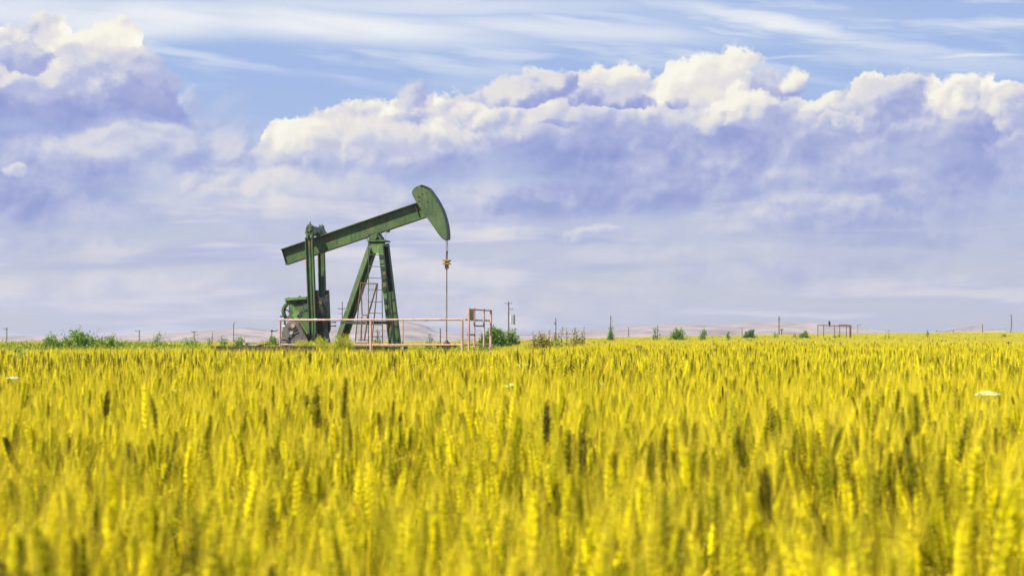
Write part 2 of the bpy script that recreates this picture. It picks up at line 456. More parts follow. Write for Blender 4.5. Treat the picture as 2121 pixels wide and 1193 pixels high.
# ------------------------------------------------------------------ materials
def mat_nodes(name):
    m = bpy.data.materials.new(name); m.use_nodes = True
    nt = m.node_tree; b = nt.nodes['Principled BSDF']; return m, nt, b

def obj_co(nt):
    n = nt.nodes.new('ShaderNodeTexCoord'); return X(nt, n.outputs['Object'])

def painted(name, c0, c1, rust=(0.16, 0.06, 0.025, 1), rust_lo=0.62, rust_hi=0.72, rough=0.55, sc=1.3, streak=True, spots=0.0):
    m, nt, b = mat_nodes(name); co = obj_co(nt)
    n1 = noise(nt, co, sc, 6, 0.6, '3D')
    c = cmix(nt, c0 + (1,), c1 + (1,), ramp01(nt, n1, 0.38, 0.62))
    if streak:
        st = noise(nt, vmath(nt, 'MULTIPLY', co, (5, 5, 0.7)), 2.2, 5, 0.6, '3D')
        c = cmix(nt, c, (c0[0] * 0.5, c0[1] * 0.5, c0[2] * 0.5, 1), ramp01(nt, st, 0.48, 0.68, 0, 0.75))
    rn = noise(nt, co, 4.2, 8, 0.7, '3D')
    rm = ramp01(nt, rn, rust_lo, rust_hi)
    if spots:
        v = voronoi(nt, co, 5.0, 0, 0.5, 0.0, '3D'); rm = rm.mx(ramp01(nt, v, 0.27, 0.2) * ramp01(nt, noise(nt, co, 1.1, 3, 0.5, '3D'), 0.46, 0.54) * spots)
    c = cmix(nt, c, rust, rm)
    nt.links.new(c.s, b.inputs['Base Color'])
    r = ramp01(nt, rm, 0, 1, rough, 0.9); nt.links.new(r.s, b.inputs['Roughness'])
    bp = nt.nodes.new('ShaderNodeBump'); bp.inputs['Strength'].default_value = 0.25; bp.inputs['Distance'].default_value = 0.01
    nt.links.new(rn.s, bp.inputs['Height']); nt.links.new(bp.outputs[0], b.inputs['Normal'])
    return m

def mottled(name, c0, c1, sc=3.0, rough=0.85, dims='3D', lo=0.35, hi=0.65, detail=5):
    m, nt, b = mat_nodes(name); co = obj_co(nt)
    n1 = noise(nt, co, sc, detail, 0.6, dims)
    nt.links.new(cmix(nt, c0 + (1,), c1 + (1,), ramp01(nt, n1, lo, hi)).s, b.inputs['Base Color'])
    b.inputs['Roughness'].default_value = rough
    return m

def leafy(name, c0, c1, c2=None, trans=0.3, rough=0.5, spec=0.35, inst=True, tintspec=None):
    """leaf-like material: colour drifts with each face's `tint` attribute and from plant to plant"""
    m, nt, b = mat_nodes(name)
    a = nt.nodes.new('ShaderNodeAttribute'); a.attribute_name = 'tint'
    t = X(nt, a.outputs['Fac'])
    oi = nt.nodes.new('ShaderNodeObjectInfo'); r = X(nt, oi.outputs['Random'])
    f = t * 0.88 + (r - 0.5) * 0.26 + 0.05 if inst else t
    stops = [(0.0, c0 + (1,)), (1.0, c1 + (1,))] if c2 is None else [(0.0, c0 + (1,)), (0.5, c1 + (1,)), (1.0, c2 + (1,))]
    c = cramp(nt, f, stops)
    nt.links.new(c.s, b.inputs['Base Color']); b.inputs['Roughness'].default_value = rough
    b.inputs['Specular IOR Level'].default_value = spec
    if tintspec: b.inputs['Specular Tint'].default_value = tintspec + (1,)
    tr = nt.nodes.new('ShaderNodeBsdfTranslucent'); nt.links.new(c.s, tr.inputs[0])
    mx = nt.nodes.new('ShaderNodeMixShader'); mx.inputs[0].default_value = trans
    nt.links.new(b.outputs[0], mx.inputs[1]); nt.links.new(tr.outputs[0], mx.inputs[2])
    nt.links.new(mx.outputs[0], nt.nodes['Material Output'].inputs[0])
    return m

M = {}
M['green'] = painted('green_paint', (0.034, 0.088, 0.022), (0.068, 0.145, 0.036), rust=(0.17, 0.075, 0.03, 1), rust_lo=0.51, rust_hi=0.64)
M['green_head'] = painted('weathered_green_paint', (0.045, 0.09, 0.028), (0.078, 0.13, 0.038), rust=(0.045, 0.022, 0.012, 1), rust_lo=0.56, rust_hi=0.64, spots=1.0)
M['green_dark'] = painted('dark_and_shaded_green', (0.022, 0.05, 0.025), (0.035, 0.07, 0.03), rust_lo=0.6, rust_hi=0.75)  # darker green; also carries the shade of the far post legs
M['green_grey'] = painted('faded_green_paint', (0.06, 0.10, 0.07), (0.09, 0.13, 0.09), rust_lo=0.64, rust_hi=0.75)
M['weight'] = painted('bare_cast_iron', (0.10, 0.088, 0.08), (0.16, 0.14, 0.125), rust=(0.13, 0.07, 0.04, 1), rust_lo=0.52, rust_hi=0.7)
M['green_light'] = painted('light_green_paint', (0.085, 0.17, 0.04), (0.13, 0.24, 0.06), rust=(0.17, 0.09, 0.04, 1), rust_lo=0.56, rust_hi=0.68)  # lighter green than the other painted parts
M['green_slot_shade'] = painted('slot_shade_green', (0.010, 0.026, 0.014), (0.018, 0.04, 0.02))  # near-black green for the shade of the leg slots
M['iron_dark'] = painted('greasy_iron', (0.022, 0.02, 0.018), (0.05, 0.042, 0.035), rust=(0.08, 0.04, 0.02, 1))
M['rust'] = painted('rusty_steel', (0.12, 0.07, 0.05), (0.19, 0.12, 0.09), rust=(0.09, 0.04, 0.02, 1), rough=0.85)
M['clamp'] = painted('orange_rusted_brass', (0.36, 0.17, 0.05), (0.5, 0.27, 0.09), rust=(0.12, 0.05, 0.02, 1))
M['salmon'] = painted('salmon_painted_pipe', (0.46, 0.27, 0.21), (0.60, 0.38, 0.30), rust=(0.20, 0.08, 0.05, 1), rust_lo=0.58, rust_hi=0.7, rough=0.6, sc=0.8)
M['cable'] = mottled('steel_cable', (0.15, 0.11, 0.095), (0.24, 0.20, 0.18), rough=0.5)
M['black'] = mottled('black_plastic', (0.012, 0.011, 0.01), (0.03, 0.025, 0.02), rough=0.5)
M['sign'] = mottled('tan_sign', (0.30, 0.25, 0.13), (0.40, 0.33, 0.18), sc=8)
M['sign_ink'] = mottled('sign_print', (0.08, 0.06, 0.03), (0.12, 0.09, 0.05), sc=8)
M['wood'] = mottled('weathered_wood', (0.09, 0.065, 0.055), (0.17, 0.13, 0.11), sc=6)
M['pale'] = mottled('pale_grey_paint', (0.5, 0.52, 0.5), (0.62, 0.63, 0.6), rough=0.5)
M['grey'] = mottled('grey_metal', (0.22, 0.25, 0.26), (0.32, 0.34, 0.34), rough=0.5)
M['bird'] = mottled('dark_feathers', (0.015, 0.013, 0.014), (0.03, 0.027, 0.025), sc=20)
M['soil'] = mottled('field_soil', (0.05, 0.045, 0.012), (0.11, 0.09, 0.02), sc=0.6)
M['pipe_white'] = mottled('sun_bleached_pipe', (0.42, 0.38, 0.33), (0.55, 0.5, 0.44))
M['earth'] = mottled('bare_brown_earth', (0.12, 0.06, 0.035), (0.2, 0.11, 0.06))

# wheat
M['ear'] = leafy('wheat_ear', (0.006, 0.008, 0.001), (0.30, 0.29, 0.002), (0.97, 0.81, 0.006), trans=0.04, rough=0.3, spec=0.5, tintspec=(1.0, 0.86, 0.10))  # near-black end mixes unripe green with the ears' shaded sides
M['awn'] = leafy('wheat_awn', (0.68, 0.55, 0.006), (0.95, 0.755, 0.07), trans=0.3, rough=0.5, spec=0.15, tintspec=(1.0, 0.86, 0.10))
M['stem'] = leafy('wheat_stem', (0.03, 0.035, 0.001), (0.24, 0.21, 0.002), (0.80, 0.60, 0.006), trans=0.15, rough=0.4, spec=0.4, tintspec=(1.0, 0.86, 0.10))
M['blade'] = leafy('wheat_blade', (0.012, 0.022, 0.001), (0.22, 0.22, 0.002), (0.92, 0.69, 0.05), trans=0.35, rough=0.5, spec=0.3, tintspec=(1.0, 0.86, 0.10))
M['ear_far'] = leafy('far_wheat_ear', (0.12, 0.13, 0.006), (0.48, 0.43, 0.02), (0.84, 0.71, 0.06), trans=0.1, spec=0.3, tintspec=(1.0, 0.86, 0.10))
M['awn_far'] = leafy('far_wheat_awn', (0.66, 0.58, 0.05), (0.88, 0.76, 0.12), trans=0.4, spec=0.1)
# weeds
M['leaf_green'] = leafy('weed_leaf_green', (0.035, 0.11, 0.012), (0.11, 0.24, 0.02), (0.22, 0.34, 0.03), trans=0.3, inst=False)
M['leaf_dark'] = leafy('weed_leaf_dark', (0.02, 0.07, 0.02), (0.05, 0.15, 0.03), (0.10, 0.22, 0.04), trans=0.25, inst=False)
M['leaf_lime'] = leafy('weed_leaf_lime', (0.20, 0.26, 0.012), (0.42, 0.46, 0.02), (0.62, 0.58, 0.03), trans=0.35, inst=False)
M['leaf_brown'] = leafy('weed_leaf_dry', (0.10, 0.09, 0.02), (0.22, 0.19, 0.035), (0.38, 0.33, 0.06), trans=0.25, inst=False)
M['weed_stem'] = leafy('weed_stem', (0.08, 0.11, 0.02), (0.2, 0.2, 0.05), trans=0.1, inst=False)
M['dry_stem'] = leafy('dry_stem', (0.10, 0.07, 0.04), (0.2, 0.15, 0.10), trans=0.1, inst=False)
M['umbel'] = leafy('umbel_white', (0.60, 0.62, 0.28), (0.84, 0.82, 0.48), trans=0.3, inst=False)
M['umbel_lime'] = leafy('umbel_lime', (0.45, 0.55, 0.05), (0.70, 0.75, 0.12), trans=0.3, inst=False)

# ------------------------------------------------------------------ lie of the land
def sstep(a, b, x):
    t = np.clip((x - a) / (b - a), 0, 1); return t * t * (3 - 2 * t)
LX = [0, 300, 600, 900, 1080, 1200, 1300, 1500, 1700, 2121]
LY = [708, 708, 710, 709, 706, 702, 699, 695.5, 692.5, 688.5]
PAD_Z = 0.30
def height(x, y):
    x = np.asarray(x, float); y = np.asarray(y, float)
    px = CX + x / np.maximum(y, 20) * FP
    line = np.interp(px, LX, LY)
    z300 = CAMZ + 300 * (HY - line) / FP - 0.93
    t = sstep(70, 300, y)
    z = t * z300 - np.maximum(y - 300, 0) * 0.012
    pad = sstep(-0.176 * y - 0.2, -0.176 * y + 1.2, x) * (1 - sstep(-0.7, 0.15, x)) * sstep(48, 58, y) * (1 - sstep(86, 98, y))
    z = z + pad * (PAD_Z + 0.19)
    z = z - 0.19 * sstep(14, 42, y) * (1 - sstep(90, 180, y)) * (1 - sstep(1000, 1330, px))
    # gentle swells across the near field
    near = 1 - sstep(60, 110, y)
    z = z + near * (0.035 * np.sin(y * 0.52 + 0.6 + 0.10 * x) * sstep(3, 8, y) + 0.02 * np.sin(x * 0.9 + y * 0.23))
    return z

def in_clearing(x, y):
    edge = 39.5 + 1.0 * np.sin(x * 0.9) + 0.6 * np.sin(x * 2.7 + 1)
    return (x > -0.176 * y - 0.4) & (x < -0.006 * y + 0.35 + 0.04 * np.maximum(y - 66, 0)) & (y > edge) & (y < 96) | (((x - 1.35) / 1.35) ** 2 + ((y - 52.5) / 3.5) ** 2 < 1)

def build_ground():
    ys = np.concatenate([np.arange(-6, 30, 0.8), np.arange(30, 110, 2.0), np.geomspace(110, 9000, 60)])
    xs = np.concatenate([-np.geomspace(6000, 40, 30), np.arange(-38, 39, 1.5), np.geomspace(40, 6000, 30)])
    XX, YY = np.meshgrid(xs, ys)
    Z = height(XX, YY)
    v = np.stack([XX, YY, Z], -1).reshape(-1, 3)
    nx, ny = len(xs), len(ys)
    f = [(j * nx + i, j * nx + i + 1, (j + 1) * nx + i + 1, (j + 1) * nx + i) for j in range(ny - 1) for i in range(nx - 1)]
    me = bpy.data.meshes.new('ground'); me.from_pydata(v.tolist(), [], f); me.materials.append(M['soil'])
    me.polygons.foreach_set('use_smooth', [True] * len(f)); me.update()
    o = bpy.data.objects.new('ground', me); COL.objects.link(o)
    tag(o, 'flat farmland soil under the ripening wheat', kind='structure')
build_ground()

def build_hills():
    px = [-400, 0, 250, 300, 360, 420, 450, 484, 520, 560, 600, 650, 700, 760, 830, 850, 885, 905, 940, 1000, 1080, 1140, 1200, 1250, 1300, 1340, 1370, 1420, 1500,
          1545, 1600, 1640, 1700, 1745, 1780, 1830, 1870, 1930, 1980, 2010, 2040, 2080, 2300, 2600]
    py = [694, 696, 695, 692, 690, 686, 683, 680, 679, 684, 687, 684, 676, 670, 666, 667, 674, 684, 690, 694, 693, 688, 686, 684, 679, 674, 672, 672, 674,
          668, 667, 669, 669, 674, 682, 687, 690, 692, 684, 676, 683, 692, 694, 696]
    Y0 = 2600.0
    xs = np.linspace(-1500, 1500, 420)
    prof = (HY - np.interp(CX + xs / Y0 * FP, px, py)) / FP * Y0 + CAMZ
    rows = np.linspace(-1, 1, 26)
    v = []
    for r in rows:
        y = Y0 + r * 420
        w = math.cos(r * math.pi / 2) ** 0.8 if abs(r) < 1 else 0
        for i, x in enumerate(xs):
            nn = mnoise.fractal(Vector((x * 0.012, r * 2.4, 3.1)), 0.9, 2.1, 5)
            rg = abs(mnoise.noise(Vector((x * 0.02 + r * 1.5, r * 1.2, 7))))
            z = -26 + (prof[i] + 26) * w + nn * 2.6 * w * (1 - w * 0.55) - rg * 7 * w * (1 - w)
            v.append((x, y, z))
    nx = len(xs)
    f = [(j * nx + i, j * nx + i + 1, (j + 1) * nx + i + 1, (j + 1) * nx + i) for j in range(len(rows) - 1) for i in range(nx - 1)]
    me = bpy.data.meshes.new('hills'); me.from_pydata(v, [], f)
    m, nt, b = mat_nodes('dry_hillside'); co = obj_co(nt)
    n1 = noise(nt, vmath(nt, 'MULTIPLY', co, (1, 1, 3)), 0.02, 7, 0.6, '3D')
    nt.links.new(cramp(nt, n1, [(0.32, (0.13, 0.10, 0.10, 1)), (0.48, (0.25, 0.20, 0.175, 1)), (0.64, (0.38, 0.31, 0.26, 1))]).s, b.inputs['Base Color'])
    b.inputs['Roughness'].default_value = 1.0; b.inputs['Specular IOR Level'].default_value = 0
    me.materials.append(m); me.polygons.foreach_set('use_smooth', [True] * len(f)); me.update()
    o = bpy.data.objects.new('hills', me); COL.objects.link(o)
    tag(o, 'low hazy pinkish hills along the horizon', kind='structure')
build_hills()

def build_haze():
    mb = MB(); mb.box((-3200, -60, -45), (3200, 3300, 62))
    m = bpy.data.materials.new('haze'); m.use_nodes = True; nt = m.node_tree; nt.nodes.clear()
    out = nt.nodes.new('ShaderNodeOutputMaterial'); pv = nt.nodes.new('ShaderNodeVolumePrincipled')
    pv.inputs['Color'].default_value = (0.86, 0.88, 1.0, 1)
    pv.inputs['Density'].default_value = 0.00022
    pv.inputs['Anisotropy'].default_value = 0.2
    nt.links.new(pv.outputs[0], out.inputs['Volume'])
    o = mb.build('haze', m); tag(o, 'thin pale haze over the farmland', kind='stuff')
build_haze()

# ------------------------------------------------------------------ wheat
class WM:
    """accumulates faces with material slot, tint and variant number"""
    def __init__(s): s.v, s.f, s.mi, s.t, s.vid, s.n = [], [], [], [], [], 0
    def add(s, vs, fs, mi, tint):
        b = s.n; s.v.append(np.asarray(vs, float)); s.n += len(vs)
        for f in fs: s.f.append(tuple(b + i for i in f))
        s.mi += [mi] * len(fs); s.t += [tint] * len(vs)
EAR, AWN, STEM, BLADE, EARF, AWNF = range(6)
WMATS = [M['ear'], M['awn'], M['stem'], M['blade'], M['ear_far'], M['awn_far']]
rnd = random.Random(5)

def frame(d):
    d = d / np.linalg.norm(d)
    a = np.array((0, 0, 1.0)) if abs(d[2]) < 0.9 else np.array((1.0, 0, 0))
    x = np.cross(d, a); x /= np.linalg.norm(x)
    return x, np.cross(d, x), d

def spindle(w, c, d, L, r, n, mi, tint, rings=((0.0, 0.35), (0.38, 1.0), (0.75, 0.6))):
    x, y, d = frame(d); vs = []
    for t, k in rings:
        for i in range(n):
            a = 2 * math.pi * i / n
            vs.append(c + d * (t * L) + (x * math.cos(a) + y * math.sin(a)) * r * k)
    vs.append(c + d * L); m = len(rings)
    fs = [(j * n + i, j * n + (i + 1) % n, (j + 1) * n + (i + 1) % n, (j + 1) * n + i) for j in range(m - 1) for i in range(n)]
    fs += [((m - 1) * n + i, (m - 1) * n + (i + 1) % n, m * n) for i in range(n)]
    w.add(vs, fs, mi, tint)

def strip(w, pts, wid, side, mi, tint):
    vs = []
    for p, k in zip(pts, wid):
        vs += [p - side * k / 2, p + side * k / 2]
    w.add(vs, [(2 * i, 2 * i + 1, 2 * i + 3, 2 * i + 2) for i in range(len(pts) - 1)], mi, tint)

def ear(w, base, d, L, tint, lod, bulk=1.0):
    x, y, d = frame(d)
    ang = rnd.uniform(0, math.pi); sx = x * math.cos(ang) + y * math.sin(ang); sy = np.cross(d, sx)
    if lod == 0:
        nodes = 17; fl = 2; n = 5
    elif lod == 1:
        nodes = 8; fl = 1; n = 4
    else:
        nodes = 1; fl = 1; n = 4
    if lod >= 2:
        spindle(w, base, d, L, 0.0085 * bulk * (1.15 if lod == 3 else 1), 4, EARF, tint, ((0, 0.5), (0.3, 1.0), (0.8, 0.75)))
        for k in range(5 if lod == 2 else 3):
            a = rnd.uniform(0, 2 * math.pi); o = sx * math.cos(a) + sy * math.sin(a)
            dd = d + o * rnd.uniform(0.1, 0.35); p = base + d * L * rnd.uniform(0.3, 0.95)
            s2 = np.cross(dd, o); s2 /= np.linalg.norm(s2) + 1e-9
            l = rnd.uniform(0.05, 0.085); ww = 0.0022 if lod == 2 else 0.004
            w.add([p - s2 * ww / 2, p + s2 * ww / 2, p + dd * l], [(0, 1, 2)], AWNF, rnd.random())
        return
    for i in range(nodes):
        t = (i + 0.3) / nodes; sg = 1 if i % 2 else -1
        size = (0.72 + 0.36 * math.sin(math.pi * min(1, t * 1.15))) * bulk
        for k in range(fl):
            a = (0.62 if k else -0.62) * (fl - 1)
            o = sx * sg * math.cos(a) + sy * math.sin(a)
            dd = d + o * (rnd.uniform(.35, .75) if lod == 0 else 0.35)
            p = base + d * (L * t) + o * 0.0022 * size
            fl_l = (0.0142 * rnd.uniform(.8, 1.2) if lod == 0 else 0.021) * size
            spindle(w, p, dd, fl_l, (0.0037 if lod == 0 else 0.0062) * size, n, EAR, min(1, max(0, tint + rnd.uniform(-.12, .12))),
                    ((0.0, 0.5), (0.4, 1.0)) if lod else ((0.0, 0.45), (0.35, 1.0), (0.72, 0.72)))
            if rnd.random() < (0.78 if lod == 0 else 0.55):
                l = rnd.uniform(0.05, 0.105) * (0.75 + 0.4 * t)
                q = p + dd / np.linalg.norm(dd) * fl_l * 0.85
                da = d + o * rnd.uniform(0.08, 0.42) + sy * rnd.uniform(-.16, .16)
                s2 = np.cross(da, o); s2 /= np.linalg.norm(s2) + 1e-9
                ww = 0.00055 if lod == 0 else 0.001
                mid = q + da * l * 0.5 + o * 0.001
                w.add([q - s2 * ww / 2, q + s2 * ww / 2, mid - s2 * ww * .4, mid + s2 * ww * .4, q + da * l + o * l * 0.06],
                      [(0, 1, 3, 2), (2, 3, 4)], AWN, rnd.random())

def stalk(w, x0, y0, H, lod, tint=None, lean=None, leaves=None, bulk=1.0, L=None, z0=None):
    """one wheat plant: stem, leaf blades, ear, awns; H is the height of the ear's tip"""
    if tint is not None and tint < .25 and lod == 1: H += .045; bulk *= 1.1
    if tint is None: tint = min(1, max(0, rnd.gauss(0.62, 0.2) if rnd.random() > 0.28 else rnd.gauss(0.08, 0.1)))
    L = L or rnd.uniform(0.075, 0.105)
    la = rnd.uniform(0, 2 * math.pi) if lean is None else lean[0]
    lm = abs(rnd.gauss(0, 0.09)) if lean is None else lean[1]
    dirx = np.array((math.cos(la), math.sin(la), 0.0))
    z0 = (0.15 if lod < 2 else 0.45) if z0 is None else z0
    ze = H - L
    ns = 6 if lod == 0 else (3 if lod == 1 else 1)
    pts = []
    for i in range(ns + 1):
        t = i / ns; z = z0 + (ze - z0) * t
        pts.append(np.array((x0, y0, z)) + dirx * lm * (t ** 2) * 0.55)
    st = min(1, max(0, tint + rnd.uniform(-.2, .25)))
    if lod == 0:
        n = 4; vs = []
        for i, p in enumerate(pts):
            r = 0.0021 - 0.0008 * i / ns
            vs += [p + np.array((math.cos(a) * r, math.sin(a) * r, 0)) for a in (0, 1.57, 3.14, 4.71)]
        w.add(vs, [(i * n + k, i * n + (k + 1) % n, (i + 1) * n + (k + 1) % n, (i + 1) * n + k) for i in range(ns) for k in range(n)], STEM, st)
    elif lod < 3:
        s = np.array((math.cos(la + 1), math.sin(la + 1), 0))
        strip(w, pts, [0.0035] * (ns + 1), s, STEM, st)
    ed = np.array((0, 0, 1.0)) + dirx * lm * 1.1 + np.array((rnd.gauss(0, .07), rnd.gauss(0, .07), 0))
    ear(w, pts[-1], ed, L, tint, lod, bulk)
    nl = (rnd.choice((2, 3)) if lod == 0 else rnd.choice((1, 2)) if lod == 1 else 1) if leaves is None else leaves
    for k in range(nl):
        a = rnd.uniform(0, 2 * math.pi); o = np.array((math.cos(a), math.sin(a), 0))
        zb = rnd.uniform(0.38, 0.74) * H; tt = (zb - z0) / (ze - z0)
        p = np.array((x0, y0, zb)) + dirx * lm * max(tt, 0) ** 2 * 0.55
        l = rnd.uniform(0.14, 0.27); wd = rnd.uniform(0.006, 0.011); up = rnd.uniform(0.7, 1.7); dr = rnd.uniform(0.3, 1.9)
        ns2 = 5 if lod == 0 else (3 if lod == 1 else 2)
        q = []; wv = []
        for i in range(ns2 + 1):
            t = i / ns2
            q.append(p + o * l * t * 0.75 + np.array((0, 0, l * (up * t - dr * t * t) * 0.75)))
            wv.append(wd * (1 - t ** 2.2) * (0.6 + 0.4 * min(1, t * 4)) + 0.0004)
        tw = rnd.uniform(-.8, .8)
        s = np.array((-o[1], o[0], 0)) * math.cos(tw) + np.array((0, 0, 1)) * math.sin(tw)
        strip(w, q, wv, s, BLADE, min(1, max(0, rnd.gauss(0.5, 0.28))))

STANDOUT = [
    (710, 783, 866, 1.0, 0.0, 'dark olive wheat ear standing tallest below the A-frame of the pump jack'),
    (657, 800, 886, 0.9, 0.02, 'dark wheat ear just left of the tallest one below the pump jack'),
    (635, 822, 880, 0.35, 0.05, 'pale wheat ear leaning right beside the dark pair below the pump jack', 1.0),
    (1212, 783, 848, 0.25, 0.02, 'slim yellow wheat ear right of centre in the middle rows'),
    (1130, 830, 915, 1.0, 0.0, 'blackish wheat ear right of centre below the green flower head'),
    (1208, 893, 990, 0.95, 0.02, 'dark wheat ear with zigzag edge beside a bent dry blade'),
    (1072, 915, 1000, 0.6, 0.05, 'half lit wheat ear leaning right near the centre of the foreground'),
    (1275, 862, 912, 0.9, -0.04, 'short dark wheat ear leaning left, right of centre'),
    (435, 862, 950, 0.8, 0.10, 'dark wheat ear leaning strongly right in the left foreground'),
    (460, 830, 880, 0.7, -0.03, 'small wheat ear above the strongly leaning one on the left'),
    (58, 960, 1040, 0.8, 0.02, 'beaded wheat ear among dark stems at the far left'),
    (795, 915, 985, 0.9, -0.05, 'dark blurred wheat ear pair under the dry ground left of centre'),
    (565, 1035, 1150, 0.75, 0.02, 'large blurred green wheat ear near the bottom left of centre'),
    (615, 975, 1075, 0.05, 0.0, 'bright golden blurred wheat ear left of centre near the bottom'),
    (960, 985, 1075, 0.6, 0.02, 'blurred wheat ear with bright left edge in the middle of the foreground'),
    (1495, 1085, 1200, 0.9, 0.0, 'large dark blurred wheat ear at the bottom right of centre'),
    (2085, 1000, 1180, 0.15, 0.10, 'very large bright yellow blurred wheat ear in the bottom right corner'),
    (2020, 930, 1055, 0.35, 0.06, 'big blurred pale green wheat ear near the right edge'),
    (1900, 815, 866, 0.55, 0.03, 'crisp wheat ear left of the cream flower head at the right'),
    (1748, 800, 832, 0.8, 0.03, 'small dark wheat ear in the middle rows right of centre'),
    (1503, 812, 850, 0.6, 0.0, 'small upright green wheat ear in the right half middle rows'),
    (1522, 885, 940, 0.85, 0.0, 'dark wheat ear in the shadowy tuft right of centre'),
    (1625, 920, 1000, 0.8, -0.03, 'dark green wheat ear on the right of the shadowy tuft'),
    (1773, 905, 985, 0.95, 0.0, 'blackish broad wheat ear under the tall pointed blade at the right', 1.2),
    (1715, 1030, 1120, 0.3, 0.0, 'bright blurred wheat ear in the right foreground'),
    (325, 950, 1005, 0.2, 0.05, 'pale cream wheat ear in the left foreground'),
    (1360, 905, 960, 0.55, 0.06, 'green wheat ear leaning right between the centre and the shadowy tuft'),
    (860, 910, 965, 0.55, 0.06, 'greenish wheat ear leaning right left of centre'),
]
STAND = []
for q in STANDOUT:
    dd_ = 0.095 * FP / (q[2] - q[1]) / 1.02
    STAND.append(((q[0] - CX) / FP, dd_, (HY - (q[2] - 0.1 * (q[2] - q[1]))) / FP))

def wheat_field():
    W = WM(); variants = []          # (first vertex, last vertex)
    def begin(): return W.n
    def end(b): variants.append((b, W.n))
    NEAR = range(0, 16)
    for k in NEAR:
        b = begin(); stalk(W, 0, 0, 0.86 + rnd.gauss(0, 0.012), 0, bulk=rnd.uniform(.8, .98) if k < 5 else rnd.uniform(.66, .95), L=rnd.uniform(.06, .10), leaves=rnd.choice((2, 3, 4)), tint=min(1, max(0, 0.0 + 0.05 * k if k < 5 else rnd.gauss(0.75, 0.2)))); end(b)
    MID = range(16, 28)
    for k in MID:
        b = begin()
        for i in range(34):
            dk = (0.46, 0.2, 0.09)[(k - 16) // 4]          # dark, mixed and ripe clumps
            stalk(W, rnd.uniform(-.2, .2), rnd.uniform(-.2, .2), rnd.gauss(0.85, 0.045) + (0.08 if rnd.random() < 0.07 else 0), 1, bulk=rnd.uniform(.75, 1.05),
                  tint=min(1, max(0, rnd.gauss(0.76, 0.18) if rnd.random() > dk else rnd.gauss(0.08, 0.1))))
        end(b)
    FAR = range(28, 34)
    for k in FAR:
        b = begin()
        for i in range(230):
            stalk(W, rnd.uniform(-.65, .65), rnd.uniform(-.65, .65), rnd.gauss(0.855, 0.035) + (0.07 if rnd.random() < 0.04 else 0), 2)
        end(b)
    VFAR = range(34, 38)
    for k in VFAR:
        b = begin()
        for i in range(420):
            stalk(W, rnd.uniform(-1.4, 1.4), rnd.uniform(-1.4, 1.4), rnd.gauss(0.86, 0.05), 3, bulk=1.7)
        end(b)
    nproto = W.n
    verts = np.concatenate(W.v)
    vid = np.zeros(nproto, int)
    for i, (a, b) in enumerate(variants): vid[a:b] = i
    # positions
    def grid(y0, y1, step, jit, wx, extra):
        P = []
        y = y0
        while y < y1:
            hw = wx * y + extra
            n = int(2 * hw / step) + 1
            xs = -hw + step * (np.arange(n) + 0.5) + rng.uniform(-jit, jit, n) * step
            yy = y + rng.uniform(-jit, jit, n) * step
            P.append(np.stack([xs, yy], -1)); y += step
        return np.concatenate(P)
    near = grid(1.0, 12.0, 0.057, 0.5, 0.36, 1.0)
    mid = grid(12.0, 46.0, 0.34, 0.25, 0.35, 1.0)
    far = grid(45.5, 160.0, 1.1, 0.2, 0.345, 2.0)
    vfar = grid(159, 340, 2.3, 0.2, 0.34, 3.0)
    pos, scl, rot, vix, tn = [], [], [], [], []
    def low(x, y, s, k): return np.array([mnoise.noise(Vector((a * s, b * s, k))) for a, b in zip(x, y)])
    for pts, rngv, lod in ((near, NEAR, 0), (mid, MID, 1), (far, FAR, 2), (vfar, VFAR, 3)):
        keep = ~in_clearing(pts[:, 0], pts[:, 1])
        if lod == 0:
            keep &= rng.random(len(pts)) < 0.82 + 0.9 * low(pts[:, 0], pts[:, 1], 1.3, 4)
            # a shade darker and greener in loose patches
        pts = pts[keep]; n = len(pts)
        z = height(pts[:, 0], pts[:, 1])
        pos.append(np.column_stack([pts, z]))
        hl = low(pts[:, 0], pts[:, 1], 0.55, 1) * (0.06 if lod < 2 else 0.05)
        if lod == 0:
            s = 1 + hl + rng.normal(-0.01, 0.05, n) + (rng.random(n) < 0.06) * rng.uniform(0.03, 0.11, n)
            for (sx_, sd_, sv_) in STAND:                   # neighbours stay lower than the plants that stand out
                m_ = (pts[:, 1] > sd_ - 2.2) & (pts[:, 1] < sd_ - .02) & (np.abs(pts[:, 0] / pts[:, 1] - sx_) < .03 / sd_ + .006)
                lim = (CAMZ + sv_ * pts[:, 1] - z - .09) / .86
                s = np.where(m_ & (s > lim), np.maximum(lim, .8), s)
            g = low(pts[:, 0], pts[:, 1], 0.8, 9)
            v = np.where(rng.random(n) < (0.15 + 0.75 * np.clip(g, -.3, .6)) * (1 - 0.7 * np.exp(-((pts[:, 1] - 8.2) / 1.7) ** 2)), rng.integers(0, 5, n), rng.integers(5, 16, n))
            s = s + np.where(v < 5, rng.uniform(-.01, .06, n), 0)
        else:
            s = 1 + hl + rng.normal(0, 0.012, n); v = rng.integers(rngv[0], rngv[-1] + 1, n)
            if lod == 1:                                    # darker, greener drifts stand in for shaded bands across the field
                g = low(pts[:, 0] * 0.35, pts[:, 1], 0.33, 21) + rng.normal(0, 0.13, n) + 0.12 * np.exp(-((pts[:, 1] - 15) / 4) ** 2) - 0.14 * (pts[:, 1] > 24)
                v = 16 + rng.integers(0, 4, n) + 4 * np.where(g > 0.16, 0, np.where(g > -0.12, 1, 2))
        scl.append(s); vix.append(v)
        rot.append(np.column_stack([rng.normal(0, 0.11 if lod == 0 else 0.01, n), rng.normal(0, 0.11 if lod == 0 else 0.01, n), rng.uniform(0, 2 * math.pi, n)]))
    pos = np.concatenate(pos); scl = np.concatenate(scl); vix = np.concatenate(vix); rot = np.concatenate(rot)
    npt = len(pos)
    print('wheat', nproto, 'verts', len(W.f), 'faces', npt, 'instances')
